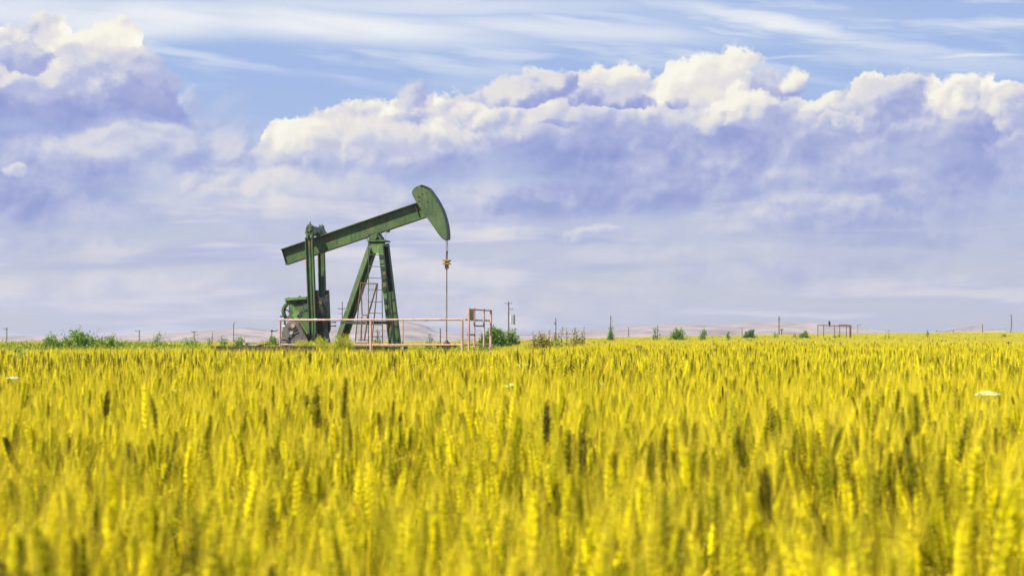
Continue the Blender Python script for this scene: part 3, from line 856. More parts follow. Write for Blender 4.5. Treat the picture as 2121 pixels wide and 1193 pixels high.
    me = bpy.data.meshes.new('wheat')
    me.from_pydata(np.concatenate([verts, pos]).tolist(), [], W.f)
    for m in WMATS: me.materials.append(m)
    me.polygons.foreach_set('material_index', W.mi)
    sm = [mi in (EAR, BLADE) for mi in W.mi]; me.polygons.foreach_set('use_smooth', sm)
    def att(name, kind, data):
        a = me.attributes.new(name, kind, 'POINT'); a.data.foreach_set('vector' if kind == 'FLOAT_VECTOR' else 'value', np.asarray(data).ravel())
    z_ = np.zeros(npt); zp = np.zeros(nproto)
    att('tint', 'FLOAT', np.concatenate([np.array(W.t), z_]))
    att('variant', 'INT', np.concatenate([vid, vix]).astype(np.int32))
    att('is_place', 'BOOLEAN', np.concatenate([zp, z_ + 1]).astype(bool))
    att('size', 'FLOAT', np.concatenate([zp + 1, scl]))
    att('turn', 'FLOAT_VECTOR', np.concatenate([np.zeros((nproto, 3)), rot]).astype(np.float32))
    me.update()
    o = bpy.data.objects.new('wheat_field', me); COL.objects.link(o)
    tag(o, 'ripening golden yellow wheat filling the field up to the pump jack', kind='stuff')
    g = bpy.data.node_groups.new('wheat_planting', 'GeometryNodeTree')
    g.interface.new_socket('Geometry', in_out='INPUT', socket_type='NodeSocketGeometry')
    g.interface.new_socket('Geometry', in_out='OUTPUT', socket_type='NodeSocketGeometry')
    N, Lk = g.nodes, g.links
    gi, go = N.new('NodeGroupInput'), N.new('NodeGroupOutput')
    def named(nm, dt):
        n = N.new('GeometryNodeInputNamedAttribute'); n.data_type = dt; n.inputs['Name'].default_value = nm; return n.outputs['Attribute']
    sep = N.new('GeometryNodeSeparateGeometry'); sep.domain = 'POINT'
    Lk.new(gi.outputs[0], sep.inputs['Geometry']); Lk.new(named('is_place', 'BOOLEAN'), sep.inputs['Selection'])
    sp = N.new('GeometryNodeSplitToInstances'); sp.domain = 'POINT'
    Lk.new(sep.outputs['Inverted'], sp.inputs['Geometry']); Lk.new(named('variant', 'INT'), sp.inputs['Group ID'])
    iop = N.new('GeometryNodeInstanceOnPoints')
    Lk.new(sep.outputs['Selection'], iop.inputs['Points']); Lk.new(sp.outputs['Instances'], iop.inputs['Instance'])
    iop.inputs['Pick Instance'].default_value = True
    Lk.new(named('variant', 'INT'), iop.inputs['Instance Index'])
    e2r = N.new('FunctionNodeEulerToRotation'); Lk.new(named('turn', 'FLOAT_VECTOR'), e2r.inputs[0])
    Lk.new(e2r.outputs[0], iop.inputs['Rotation']); Lk.new(named('size', 'FLOAT'), iop.inputs['Scale'])
    Lk.new(iop.outputs[0], go.inputs[0])
    md = o.modifiers.new('planting', 'NODES'); md.node_group = g
wheat_field()

# single wheat plants that stand out of the crowd, each with its own parts
def wheat_plant(px, top, bot, dark, lean, label, bulk=1.0, leaf=1):
    L = 0.095
    d = L * FP / (bot - top) / 1.02
    x = (px - CX) / FP * d
    ztop = CAMZ + (HY - top) / FP * d
    zg = float(height(x, d))
    H = ztop - zg
    lm = abs(lean); la = 0 if lean > 0 else math.pi
    root = empty('wheat_plant', (x - lean * 0.55 - lean * 1.0 * L, d, zg))
    tag(root, label, 'wheat', 'wheat plants standing out of the field')
    w = WM(); stalk(w, 0, 0, H, 0, tint=1 - dark, lean=(la, lm), leaves=leaf, bulk=bulk, L=L, z0=0.0)
    vs = np.concatenate(w.v); F = w.f; MI = np.array(w.mi)
    for nm, mis in (('ear', (EAR,)), ('awns', (AWN,)), ('stem', (STEM,)), ('leaf', (BLADE,))):
        fs = [f for f, m in zip(F, MI) if m in mis]
        if not fs: continue
        idx = sorted({i for f in fs for i in f}); mp = {a: i for i, a in enumerate(idx)}
        me = bpy.data.meshes.new(nm); me.from_pydata(vs[idx].tolist(), [], [tuple(mp[i] for i in f) for f in fs])
        me.materials.append(WMATS[mis[0]])
        a = me.attributes.new('tint', 'FLOAT', 'POINT'); a.data.foreach_set('value', np.array(w.t)[idx])
        me.polygons.foreach_set('use_smooth', [nm in ('ear', 'leaf')] * len(fs)); me.update()
        o = bpy.data.objects.new(nm, me); COL.objects.link(o); o.parent = root
for a in STANDOUT:
    wheat_plant(*a)

# ------------------------------------------------------------------ pump jack
YAW = R(-12)
PJ_Y = 70.0
PJ_X = (775 - CX) / FP * PJ_Y
PJ = empty('pump_jack', (PJ_X, PJ_Y, PAD_Z), YAW)
tag(PJ, 'green rust-spotted oil pump jack with its horsehead raised, behind a salmon pipe fence', 'pump jack')
_c, _s = math.cos(YAW), math.sin(YAW)
def P(px, py, v=0.0):
    """point on the machine's lengthwise plane at depth v, in the machine's own axes"""
    dx, dz = (px - CX) / FP, (HY - py) / FP
    # world = O + u*(c,s) + v*(-s,c)
    # t*(dx,1) = O + u*(c,s) + v*(-s,c)
    ox, oy = PJ_X - v * _s, PJ_Y + v * _c
    u = (dx * oy - ox) / (_c - dx * _s)
    t = oy + u * _s
    return (u, v, CAMZ + t * dz - PAD_Z)
def UZ(px, py, v=0.0):
    a = P(px, py, v); return (a[0], a[2])
G, GD, GG, GH = M['green'], M['green_dark'], M['green_grey'], M['green_head']

# walking beam: wide-flange section
b0t, b0b = Vector(P(581, 516, -.13)), Vector(P(592, 549, -.13))
b1t, b1b = Vector(P(868, 419, -.13)), Vector(P(884, 448, -.13))
p0 = (b0t + b0b) / 2; p1 = (b1t + b1b) / 2; p0.y = p1.y = 0
depth = ((b0t - b0b).length + (b1t - b1b).length) / 2
mb = MB(); mb.ibeam(p0, p1, (0, 1, 0), 0.36, depth, 0.03, 0.02); beam = mb.build('walking_beam', G, PJ)
bd = (p1 - p0).normalized(); bn = Vector((-bd.z, 0, bd.x))
mb = MB()
for t in (0.0, 0.955):
    c = p0 + (p1 - p0) * t + bd * 0.02
    mb = MB(); mb.bar(c - bn * (depth / 2 - .032), c + bn * (depth / 2 - .032), 0.24, 0.018, (0, 1, 0)); mb.build('stiffener', G, beam)
mb = MB()
for t in (0.575, 0.60, 0.625, 0.65, 0.675):
    for s in (-1, 1):
        c = p0 + (p1 - p0) * t - bn * (depth / 2 + 0.02) + Vector((0, s * 0.11, 0)); mb.tube([c, c - bn * 0.05], 0.018, 6)
mb.build('flange_bolts', M['iron_dark'], beam)['kind'] = 'stuff'

# horsehead
HO = [(853.4, 399.5), (854, 395), (858, 390), (865, 386), (871, 384), (876, 384), (882, 386.5), (887.5, 390), (893, 397), (898.6, 405), (904.5, 414), (909.6, 423.5), (914.5, 433), (918, 442),
      (921.5, 454), (924.4, 466), (926, 477), (926.6, 488), (926, 496), (920, 497), (915, 493.5), (906, 482), (898.6, 471), (890, 459), (882, 448), (872, 433), (862.6, 419), (855, 406)]
hv = 0.22
mb = MB()
o1 = [UZ(x, y, -hv) for x, y in HO]
mb.prism(o1, -hv, -hv + 0.02)
head = mb.build('horsehead', GH, PJ)
MB().prism(o1, hv - 0.02, hv).build('side_plate', GH, head)
mb = MB()                                         # curved track plate round the front edge
arc = [Vector((u, 0, z)) for u, z in o1[4:19]]
for a, b in zip(arc[:-1], arc[1:]):
    d = (b - a).normalized(); mb.bar(a - d * .004, b + d * .004, 2 * hv + 0.10, 0.022, (0, 1, 0))
mb.build('wireline_track', GD, head)
mb = MB()
bk = [Vector((u, 0, z)) for u, z in o1[19:] + o1[:5]]
for a, b in zip(bk[:-1], bk[1:]):
    mb.bar(a, b, 2 * hv - 0.045, 0.018, (0, 1, 0))
mb.build('back_plate', GH, head)

# equalizer and tail bearing on the beam
mb = MB(); e0, e1 = Vector(P(652, 476, -0.95)), Vector(P(652, 476, 0.0))
eu, ez = P(651, 480, 0)[0], P(651, 479, 0)[2]
mb.prism([(eu - .20, ez - .10), (eu - .08, ez + .16), (eu + .10, ez + .18), (eu + .26, ez - .08), (eu + .20, ez - .18), (eu - .14, ez - .18)], -0.62, 1.0)
eq = mb.build('equalizer', GG, PJ)
mb = MB(); c = Vector(P(643, 478, -0.95))
mb.prism([(c.x - .13, c.z - .30), (c.x - .16, c.z + .05), (c.x - .10, c.z + .22), (c.x, c.z + .27), (c.x + .1, c.z + .2), (c.x + .14, c.z), (c.x + .12, c.z - .30), (c.x + .05, c.z - .30), (c.x + .05, c.z - .19), (c.x - .05, c.z - .19), (c.x - .05, c.z - .30)], -1.1, -0.85)
mb.disc((c.x, -1.12, c.z + .05), (0, 1, 0), .09, .06, 14)
brg = mb.build('pitman_bearing', M['green_head'], PJ)
mb = MB()
for a in range(6):
    mb.tube([(c.x + .12 * math.cos(a), -1.16, c.z + .05 + .12 * math.sin(a)), (c.x + .12 * math.cos(a), -1.08, c.z + .05 + .12 * math.sin(a))], .02, 6)
mb.tube([(c.x, -1.0, c.z + .2), (c.x, -1.0, c.z + .36)], .03, 6)
mb.build('bolts', M['rust'], brg)['kind'] = 'stuff'
mb = MB(); c = Vector(P(665, 477, 0.95))
mb.prism([(c.x - .12, c.z - .28), (c.x - .14, c.z + .05), (c.x - .04, c.z + .2), (c.x + .08, c.z + .18), (c.x + .13, c.z - .05), (c.x + .12, c.z - .28)], 0.85, 1.1)
for dx in (-.06, .04, .11): mb.tube([(c.x + dx, 0.98, c.z + .1), (c.x + dx, 0.98, c.z + .3 - abs(dx))], .02, 6)
mb.build('pitman_bearing', GH, PJ)
mb = MB(); k = p0 + (p1 - p0) * 0.235
mb.bar(k - bn * 0.32 - bd * .28, k - bn * 0.32 + bd * .28, .34, .05, (0, 1, 0))
mb.box((k.x - .16, -.17, ez - .12), (k.x + .2, .17, ez + .02))
mb.build('tail_saddle', GD, PJ)['kind'] = 'stuff'

# pitman arms
for v, x0, y0, x1, y1, w in ((-0.98, 640.5, 492, 648.5, 692, .31), (0.98, 664.5, 490, 670.5, 690, .27)):
    a, b = Vector(P(x0, y0, v)), Vector(P(x1, y1, v))
    mb = MB(); mb.ibeam(a, b, (0, 1, 0), 0.20, w, 0.035, 0.03)
    if v < 0:
        mb.bar(a + Vector((0, -.02, 0)), b + Vector((0, -.02, 0)), .07, .06, (1, 0, 0))
    mb.build('pitman_arm', G, PJ)

# Samson post
top_l, top_r = P(766, 507, -.42), P(792, 507, -.42)
legs = []
def leg(p, q, kind, w, dpt, rot=0.0, mat=G):
    p, q = Vector(p), Vector(q); mb = MB()
    side = Vector((math.cos(rot), math.sin(rot), 0))
    if kind == 'box': mb.bar(p, q, w, dpt, side)
    else: mb.ibeam(p, q, side, w, dpt, 0.022, 0.018)
    return mb.build('leg', mat, PJ)
leg(P(766.5, 512, -.40), P(701, 702, -.62), 'box', 0.20, 0.14, R(-6))
leg(P(775.5, 512, .40), P(713, 702, .62), 'beam', 0.30, 0.22, R(90), GD)  # far leg in darker green, its shade put into the colour
rl = leg(P(788.5, 507, -.40), P(810.5, 712, -.62), 'box', 0.20, 0.14, R(-6))
leg(P(799, 505, .40), P(824, 712, .62), 'beam', 0.30, 0.22, R(90), GD)  # same shaded green on the other far leg
for py in (532.3, 556, 578.8, 601.5, 625.5, 649):      # dark plates stand in for shaded slots across the right leg
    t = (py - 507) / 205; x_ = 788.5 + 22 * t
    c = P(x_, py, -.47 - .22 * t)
    MB().box((c[0] - .105, c[1] - .03, c[2] - .075), (c[0] + .105, c[1] + .02, c[2] + .07)).build('slot_shade_plate', M['green_slot_shade'], rl)
mb = MB(); mb.bar(P(810, 604, .05), P(823, 712, .1), .20, .03, (1, 0, 0)); mb.build('lit_leg_plate', GH, PJ)  # lighter plate added where the far leg's lower part is lit
mb = MB()
mb.bar(P(706, 668, -.6), P(806, 668, -.6), .12, .10, (0, 1, 0)); mb.build('cross_brace', GD, PJ)
mb = MB(); mb.bar(P(706, 669, .6), P(806, 669, .6), .10, .10, (0, 1, 0)); mb.build('cross_brace', GD, PJ)
# cap plate, centre bearing and saddle
mb = MB()
(ua, za), (ub, zb) = UZ(761, 503, -.4), UZ(797, 498, -.4)
mb.box((ua, -.44, zb - .04), (ub, .44, zb + .02)); mb.box((ua + .04, -.46, za - .14), (ub - .04, .46, za - .05))
cap = mb.build('post_cap', G, PJ)
mb = MB(); u0, z0 = UZ(768, 508, -.45); u1, z1 = UZ(789, 522, -.45)
mb.prism([(u0, z0), (u1, z0), (u1 - .10, z1 - .05), (u0 + .10, z1 - .05)], -.47, -.43); mb.build('gusset', M['green_light'], cap)
mb = MB(); mb.prism([(u0, z0), (u1, z0), (u1 - .10, z1 - .05), (u0 + .10, z1 - .05)], .43, .47)
mb.build('gusset', M['green_light'], cap)
mb = MB(); cu, cz = UZ(780, 491, 0)
mb.prism([(cu - .30, cz - .30), (cu - .24, cz - .02), (cu - .12, cz + .12), (cu + .12, cz + .12), (cu + .24, cz - .02), (cu + .30, cz - .30)], -.26, .26)
mb.disc((cu, 0, cz), (0, 1, 0), .125, .74, 18)
cb = mb.build('centre_bearing', GH, PJ)
mb = MB()
for s in (-1, 1):
    for dx in (-.24, .24): mb.tube([(cu + dx, s * .2, cz - .16), (cu + dx, s * .2, cz - .02)], .025, 6)
mb.build('bolts', M['iron_dark'], cb)['kind'] = 'stuff'
mb = MB(); su, sz = UZ(800, 477, -.13); mb.disc((su, 0, sz), (0, 1, 0), .085, .34, 14)
a, b = Vector((cu - .35, 0, cz + .10)), Vector((su, 0, sz)); mb.bar(a, b, .30, .04, (0, 1, 0))
mb.build('saddle_clamp', G, PJ)
mb = MB(); mb.tube([P(765, 492, -.5), P(763.5, 505, -.52), P(763, 520, -.55)], .008, 5); mb.build('grease_line', M['iron_dark'], PJ); mb = MB(); mb.tube([P(801, 478, -.3), P(799, 489, -.4), P(798, 497, -.45)], .008, 5)
mb.build('grease_line', M['iron_dark'], PJ)

# ladder up the post
ladder = MB().bar(P(763.5, 512, -.72), P(763, 714, -.95), .03, .03, (1, 0, 0)).build('ladder', GD, PJ)
MB().bar(P(791, 560, -.72), P(792.5, 712, -.95), .03, .03, (1, 0, 0)).build('ladder_rail', GD, ladder)
for py in (527.7, 552, 575.8, 600, 625, 648.5, 672.5, 697):
    v = -.72 - .23 * (py - 512) / 200
    MB().tube([P(763.5, py, v), P(791.5, py + 0.3, v)], .016, 6).build('rung', GD, ladder)

# base skid
zb0 = 0.0
mb = MB()
ul, ur = P(583, 716, 0)[0], P(834, 716, 0)[0]
for s in (-1, 1):
    mb.ibeam((ul, s * .75, .24), (ur, s * .75, .24), (0, 1, 0), .2, .46, .03, .02)
for k in range(8):
    u = ul + .1 + (ur - ul - .2) * k / 7; mb.bar((u, -.64, .22), (u, .64, .22), .12, .36, (1, 0, 0))
mb.build('base_skid', M['iron_dark'], PJ)

# gear reducer, crank arms, counterweights
mb = MB()
mb.prism([UZ(630, 716, 0), UZ(632, 640, 0), UZ(640, 622, 0), UZ(668, 616, 0), UZ(675, 625, 0), UZ(676, 650, 0), UZ(673, 680, 0), UZ(680, 716, 0)], -.38, .38)
gr = mb.build('gear_reducer', M['iron_dark'], PJ)
mb = MB(); c = P(664, 648, .3)
mb.disc((c[0], -.39, c[2]), (0, 1, 0), .52, .05, 28, .42); mb.disc((c[0], -.40, c[2]), (0, 1, 0), .16, .12, 16)
for a in range(8): mb.tube([(c[0] + .46 * math.cos(a * .785), -.45, c[2] + .46 * math.sin(a * .785)), (c[0] + .46 * math.cos(a * .785), -.38, c[2] + .46 * math.sin(a * .785))], .03, 6)
mb.build('gear_cover', G, gr)
for v, xa, xb in ((-.80, 650.5, 659), (.80, 674, 681)):
    o = [UZ(xa, 602, v), UZ(xb - .5, 601, v), UZ(xb + 1.5, 645, v), UZ(xb + 3, 682, v), UZ(xb - 1, 692, v), UZ(xa + 2, 692, v), UZ(xa + 1, 645, v)]
    ck = MB().prism(o, v - .10, v + .10).build('crank_arm', M['iron_dark'], PJ)
    mb = MB()
    for py in (612, 628, 642): mb.tube([P((xa + xb) / 2, py, v - .14), P((xa + xb) / 2, py, v + .14)], .035, 8)
    mb.build('bolts', M['rust'], ck)['kind'] = 'stuff'
cw = [(650, 640), (661, 640), (668, 655), (672, 680), (664, 700), (655, 700), (648, 690)]
mb = MB(); mb.prism([UZ(x, y, -.62) for x, y in cw], -.70, -.50); mb.build('counterweight', M['iron_dark'], PJ)
mb = MB()
for py in (668, 675.5): mb.tube([P(676, py, .5), P(695, py - .5, .5)], .022, 6); mb.tube([P(694, py - .5, .5), P(696, py - .5, .5)], .036, 6)
mb.build('draw_bolts', M['iron_dark'], PJ)['kind'] = 'stuff'
# big grey counterweight segment at the tail
o = [(583, 712), (584, 700), (586, 688), (590, 676), (597, 667), (605, 663.5), (613, 664), (619, 670), (626, 681), (634, 696), (638, 704), (635, 714)]
mb = MB(); mb.prism([UZ(x, y, -.66) for x, y in o], -.72, -.54)
cwt = mb.build('counterweight', M['weight'], PJ)
mb = MB()
rd = [(584, 701.5), (592, 702.5), (599, 702), (606, 696), (612, 690), (619, 687)]
mb.tube([Vector(P(x, y, -.73)) for x, y in rd], .028, 6); mb.build('casting_rib', M['weight'], cwt)
for (x, y, r, m) in ((607.5, 675, .085, 'sign'), (611, 682, .095, 'iron_dark'), (600, 681, .065, 'iron_dark'), (604, 689, .075, 'grey'), (597, 696, .07, 'weight'), (596.5, 706, .075, 'iron_dark')):
    c = P(x, y, -.74); MB().disc(c, (0, 1, 0), r, .06 if m == 'iron_dark' else .12, 14).build('weight_bolt', M[m], cwt)
MB().ellipsoid(P(588.5, 676, -.6), (.09, .06, .05), 8, 5).build('grease_cap', M['pale'], cwt)
# green prime-mover housing and belt guard
o = [(592, 621), (600, 619), (622, 617.5), (636, 616), (640, 640), (641, 696), (634, 700), (626, 684), (616, 662), (606, 648), (600, 636)]
mb = MB(); mb.prism([UZ(x, y, -.45) for x, y in o], -.45, -.41)
hs = mb.build('drive_housing', G, PJ)
mb = MB(); mb.prism([UZ(x, y, .35) for x, y in [(608, 626), (640, 624), (640, 700), (620, 700), (611, 660)]], -.30, .4)
mb.build('housing_body', M['green_head'], hs)
mb = MB(); mb.bar(P(594, 622, -.47), P(618, 652, -.47), .17, .05, (1, 0, 0)); mb.bar(P(607, 650, -.47), P(637, 692, -.47), .15, .05, (1, 0, 0))
mb.bar(P(592, 620.5, -.44), P(637, 617, -.44), .10, .32, (0, 0, 1))
mb.build('brace_plate', M['green_light'], hs)
mb = MB()
for x, y, r in ((619, 625.5, .10), (632, 626, .06), (621, 651, .10), (624, 646, .05)):
    mb.disc(P(x, y, -.46), (0, 1, 0), r, .03, 12)
mb.prism([UZ(613, 624, -.47), UZ(626, 624, -.47), UZ(625, 629, -.47), UZ(615, 628.5, -.47)], -.475, -.445)
mb.build('inspection_hole', M['iron_dark'], hs)['kind'] = 'stuff'
mb = MB(); c = P(633, 636, -.46); mb.disc(c, (0, 1, 0), .13, .06, 16, .09); mb.disc(c, (0, 1, 0), .07, .05, 12)
mb.build('bearing_cap', M['green_grey'], hs)
mb = MB()
for x, y in ((598, 617), (621, 614)): mb.tube([P(x, y + 4, -.3), P(x, y, -.3)], .035, 8); mb.tube([P(x, y, -.3), P(x, y - .8, -.3)], .055, 8)
mb.build('filler_cap', M['iron_dark'], hs)['kind'] = 'stuff'
c = P(604, 645, .1)
mb = MB(); mb.disc(c, (0, 1, 0), .40, .26, 28, .31); sh = mb.build('belt_sheave', M['green_head'], PJ)
mb = MB(); mb.disc(c, (0, 1, 0), .10, .30, 12)
mb.build('hub', M['iron_dark'], sh)
for k in range(5):
    a = k * 1.2566 + .4; MB().bar(c, (c[0] + .34 * math.cos(a), c[1], c[2] + .34 * math.sin(a)), .08, .05, (0, 1, 0)).build('spoke', M['weight'], sh)
mb = MB(); mb.bar(P(581, 655.5, 0), P(592, 655, 0), .14, .06, (0, 1, 0)); mb.bar(P(590, 660, 0), P(590.5, 716, 0), .06, .06, (0, 1, 0)); mb.build('motor_mount', M['iron_dark'], PJ)
mb = MB(); mb.box((P(588, 700, .3)[0], .1, .46), (P(614, 700, .3)[0], .6, 1.0)); mb.tube([P(588, 690, .35), P(614, 690, .35)], .26, 14); mb.build('motor', M['iron_dark'], PJ)

# bridle, carrier bar, polished rod
mb = MB()
hx0, hx1 = P(925, 495, -.13), P(926.5, 495, .13)
mb.tube([P(924.2, 495, -.12), P(924.0, 520, -.12), P(924.8, 545, -.1)], .014, 6); mb.build('bridle_cable', M['cable'], PJ); mb = MB(); mb.tube([P(926.6, 492, .12), P(927.4, 520, .12), P(926.0, 545, .1)], .014, 6)
mb.build('bridle_cable', M['cable'], PJ)
mb = MB(); mb.bar(P(925.4, 520, -.05), P(925.4, 540, 0), .07, .05, (1, 0, 0)); mb.build('cable_socket', M['rust'], PJ)
mb = MB()
mb.box((P(918.8, 548, 0)[0], -.19, P(0, 550, 0)[2]), (P(932, 548, 0)[0], .19, P(0, 547.5, 0)[2]))
mb.box((P(918.8, 548, 0)[0], -.19, P(0, 556, 0)[2]), (P(932, 548, 0)[0], .19, P(0, 553.5, 0)[2]))
mb.tube([P(925.4, 538, 0), P(925.4, 557, 0)], .085, 10)
cbar = mb.build('carrier_bar', M['clamp'], PJ)
MB().ellipsoid(P(928, 541, -.05), (.09, .07, .07), 8, 6).build('rod_clamp', M['sign'], cbar)
mb = MB(); mb.tube([P(925.2, 556, 0), P(925.0, 716, 0)], .028, 8); mb.build('polished_rod', M['cable'], PJ)

# wellhead under the rod: separate thing
whp = P(925, 716, 0); wu = whp[0]
WH = empty('wellhead', PJ.matrix_basis @ Vector((wu, 0, 0)) if False else (PJ_X + wu * _c, PJ_Y + wu * _s, PAD_Z), YAW)
tag(WH, 'small dark rusty wellhead with stuffing box at the foot of the polished rod', 'wellhead')
mb = MB(); mb.tube([(0, 0, 0), (0, 0, .42)], .13, 12); mb.disc((0, 0, .43), (0, 0, 1), .2, .07, 14); mb.build('casing_head', M['iron_dark'], WH)
mb = MB(); mb.tube([(0, 0, .46), (0, 0, .72)], .075, 10); mb.disc((0, 0, .60), (0, 0, 1), .14, .07, 12); mb.build('stuffing_box', M['rust'], WH)
mb = MB(); mb.tube([(-.42, 0, .50), (.42, 0, .50)], .045, 8); mb.disc((-.36, 0, .5), (1, 0, 0), .1, .05, 12); mb.disc((.36, 0, .5), (1, 0, 0), .1, .05, 12); mb.build('flow_tee', M['iron_dark'], WH)

# rusty wire-mesh guard inside the post
gu = PJ_X, PJ_Y
GF = empty('wire_guard', (PJ_X, PJ_Y, PAD_Z), YAW)
tag(GF, 'rusty tapering steel frame with wire mesh standing between the legs of the green post', 'guard')
gv = -1.25
def gbar(pts, r, name, mat=M['rust']): return MB().tube([P(x, y, v) for x, y, v in pts], r, 6).build(name, mat, GF)
gbar([(747.5, 586.5, gv), (782.5, 587.5, gv)], .028, 'top_rail')
gbar([(747.5, 586, gv), (742, 640, gv), (736, 707, gv)], .026, 'outer_bar')
gbar([(748, 600, gv), (750, 652.5, gv)], .024, 'inner_bar'); gbar([(750, 652.5, gv), (762, 653, gv)], .024, 'inner_bar')
gbar([(781, 588, gv), (772, 620, gv), (762, 653, gv), (755, 704, gv)], .034, 'slanted_bar')
gbar([(782, 587, gv), (778, 630, gv), (770, 706, gv)], .026, 'outer_bar')
gbar([(749.5, 655, gv), (747.5, 704, gv)], .03, 'inner_bar')
gbar([(736, 711, gv), (768, 711, gv)], .028, 'bottom_rail'); gbar([(743, 704.5, gv), (767, 704.5, gv)], .022, 'bottom_rail')
mb = MB()
for k in range(44):
    py = 590 + k * 2.65; t = (py - 586) / 121
    xl, xr = 747.5 - 11.5 * t, 781 - 26 * min(1, t)
    mb.bar(P(xl, py, gv + .01), P(max(xr, xl + 11), py, gv + .01), .006, .006)
for k in range(9):
    f = k / 8; mb.bar(P(748 + 31 * f, 588, gv + .014), P(737 + 18 * f, 706, gv + .014), .005, .005)
m_ = mb.build('wire_mesh', M['cable'], GF); m_['kind'] = 'stuff'

# ------------------------------------------------------------------ salmon pipe fence
fv = -2.45
FE = empty('pipe_fence', (PJ_X, PJ_Y, PAD_Z), YAW)
tag(FE, 'low salmon-painted steel pipe fence running in front of the pump jack', 'fence')
zt = P(768, 662.3, fv)[2]; zl = P(768, 714, fv)[2]
uL, uR = P(580, 663, fv)[0], P(957.5, 661, fv)[0]
def pipe(name, a, b, r, parent=FE, mat=M['salmon']): return MB().tube([a, ((Vector(a) + Vector(b)) / 2 + Vector((0, 0, random.uniform(-.006, .006)))), b], r, 10).build(name, mat, parent)
pipe('top_rail', (uL - .03, fv, zt), (uR + .02, fv, zt), .042)
pipe('bottom_rail', (uL, fv, zl), (uR, fv, zl), .030)
for px in (580, 768, 825.5, 957.5):
    u = P(px, 690, fv)[0]
    if px == 825.5: pipe('post', (u, fv + .6, -.3), (u, fv + .6, zt - .04), .035, mat=M['salmon'])
    else: pipe('post', (u, fv, -.35), (u, fv, zt - .04), .048)
for px in (654, 883.5):
    u = P(px, 662, fv)[0]; MB().tube([(u - .08, fv, zt), (u + .08, fv, zt)], .055, 10).build('coupling', M['salmon'], FE)
# side run going back from the right corner
su = uR + .06
y_end = 2.35
pipe('top_rail', (su + .02, fv + .05, zt), (su + .02, y_end, zt), .036); pipe('bottom_rail', (su + .02, fv + .05, zl), (su + .02, y_end, zl), .028)
pipe('post', (su + .02, y_end - .2, -.35), (su + .02, y_end - .2, zt), .04)
# tall gate in the side run
GT = empty('pipe_gate', (PJ_X, PJ_Y, PAD_Z), YAW)
tag(GT, 'tall salmon pipe gate with a small tan sign at the right end of the fence', 'gate')
gx = su + .12; zg = P(962, 640, fv)[2]
gy = [fv + .12, -1.15, .55, 1.85]
zmid = zl
pipe('top_rail', (gx, gy[0], zg), (gx, gy[3] + .1, zg), .032, GT, M['salmon'])
for k, y in enumerate(gy):
    pipe('gate_post', (gx + (.06 if k == 0 else 0), y, -.35), (gx + (.06 if k == 0 else 0), y, zg + (.06 if k in (1, 2) else 0)), .045 if k in (0, 3) else .038, GT, M['salmon'])
pipe('cross_bar', (gx, gy[1], P(990, 675, -.6)[2]), (gx, gy[2], P(990, 675, -.6)[2]), .026, GT, M['rust'])
pipe('cross_bar', (gx, gy[0], P(972, 693, -2)[2]), (gx, gy[1], P(972, 693, -2)[2]), .03, GT, M['rust'])
pipe('cross_bar', (gx, gy[2], P(1012, 693, 1)[2]), (gx, gy[3], P(1012, 693, 1)[2]), .024, GT, M['salmon'])
ps = MB(); sp = MB()
yb = gy[0] + .08
sg = MB(); sg.box((gx + .05, yb, P(966, 664, fv)[2]), (gx + .067, yb + .72, zg - .03)); sgo = sg.build('sign_plate', M['sign'], GT)
mb = MB()
for k in range(3):
    z = zg - .14 - .11 * k
    for q in range(4):
        mb.box((gx + .068, yb + .10 + q * .12, z - .018), (gx + .071, yb + .10 + q * .12 + .08, z + .018))
    
mb.build('worn_lettering', M['sign_ink'], sgo)['kind'] = 'stuff'
PJbits = 0

# ------------------------------------------------------------------ weeds, bushes, flowers
class LM(WM):
    pass
def leaf_mesh(w, name, mats, parent):
    vs = np.concatenate(w.v); me = bpy.data.meshes.new(name); me.from_pydata(vs.tolist(), [], w.f)
    for m in mats: me.materials.append(m)
    me.polygons.foreach_set('material_index', w.mi)
    a = me.attributes.new('tint', 'FLOAT', 'POINT'); a.data.foreach_set('value', np.array(w.t, float)); me.update()
    o = bpy.data.objects.new(name, me); COL.objects.link(o)
    if parent: o.parent = parent
    return o
def leaflet(w, p, size, tint, mi=0, up=0.3):
    a = rnd.uniform(0, 2 * math.pi); o = np.array((math.cos(a), math.sin(a), rnd.uniform(-.4, .9) + up)); o /= np.linalg.norm(o)
    s = np.cross(o, np.array((rnd.gauss(0, 1), rnd.gauss(0, 1), rnd.gauss(0, 1)))); s /= np.linalg.norm(s) + 1e-9
    l = size * rnd.uniform(.6, 1.3); k = l * rnd.uniform(.22, .36)
    w.add([p, p + o * l * .5 + s * k, p + o * l, p + o * l * .5 - s * k], [(0, 1, 2, 3)], mi, tint)
def umbel(w, c, r, mi=0, n=26):
    """flat-topped flower head of small florets on rays"""
    for i in range(n):
        a = rnd.uniform(0, 2 * math.pi); q = math.sqrt(rnd.random()) * r
        p = np.array((c[0] + q * math.cos(a), c[1] + q * math.sin(a), c[2] + r * .28 * (1 - (q / r) ** 2)))
        f = r * rnd.uniform(.18, .27)
        spindle(w, p - np.array((0, 0, f * .4)), np.array((rnd.gauss(0, .2), rnd.gauss(0, .2), 1.0)), f * .9, f, 5, mi, rnd.random(), ((0, .5), (.5, 1.0)))
        if i % 4 == 0:
            b = np.array((c[0], c[1], c[2] - r * .75)); s = np.array((r * .02, 0, 0))
            w.add([b - s, b + s, p + s, p - s], [(0, 1, 2, 3)], mi, 0.0)

def place(px, d, dz=0.0):
    x = (px - CX) / FP * d
    return x, d, float(height(x, d)) + dz

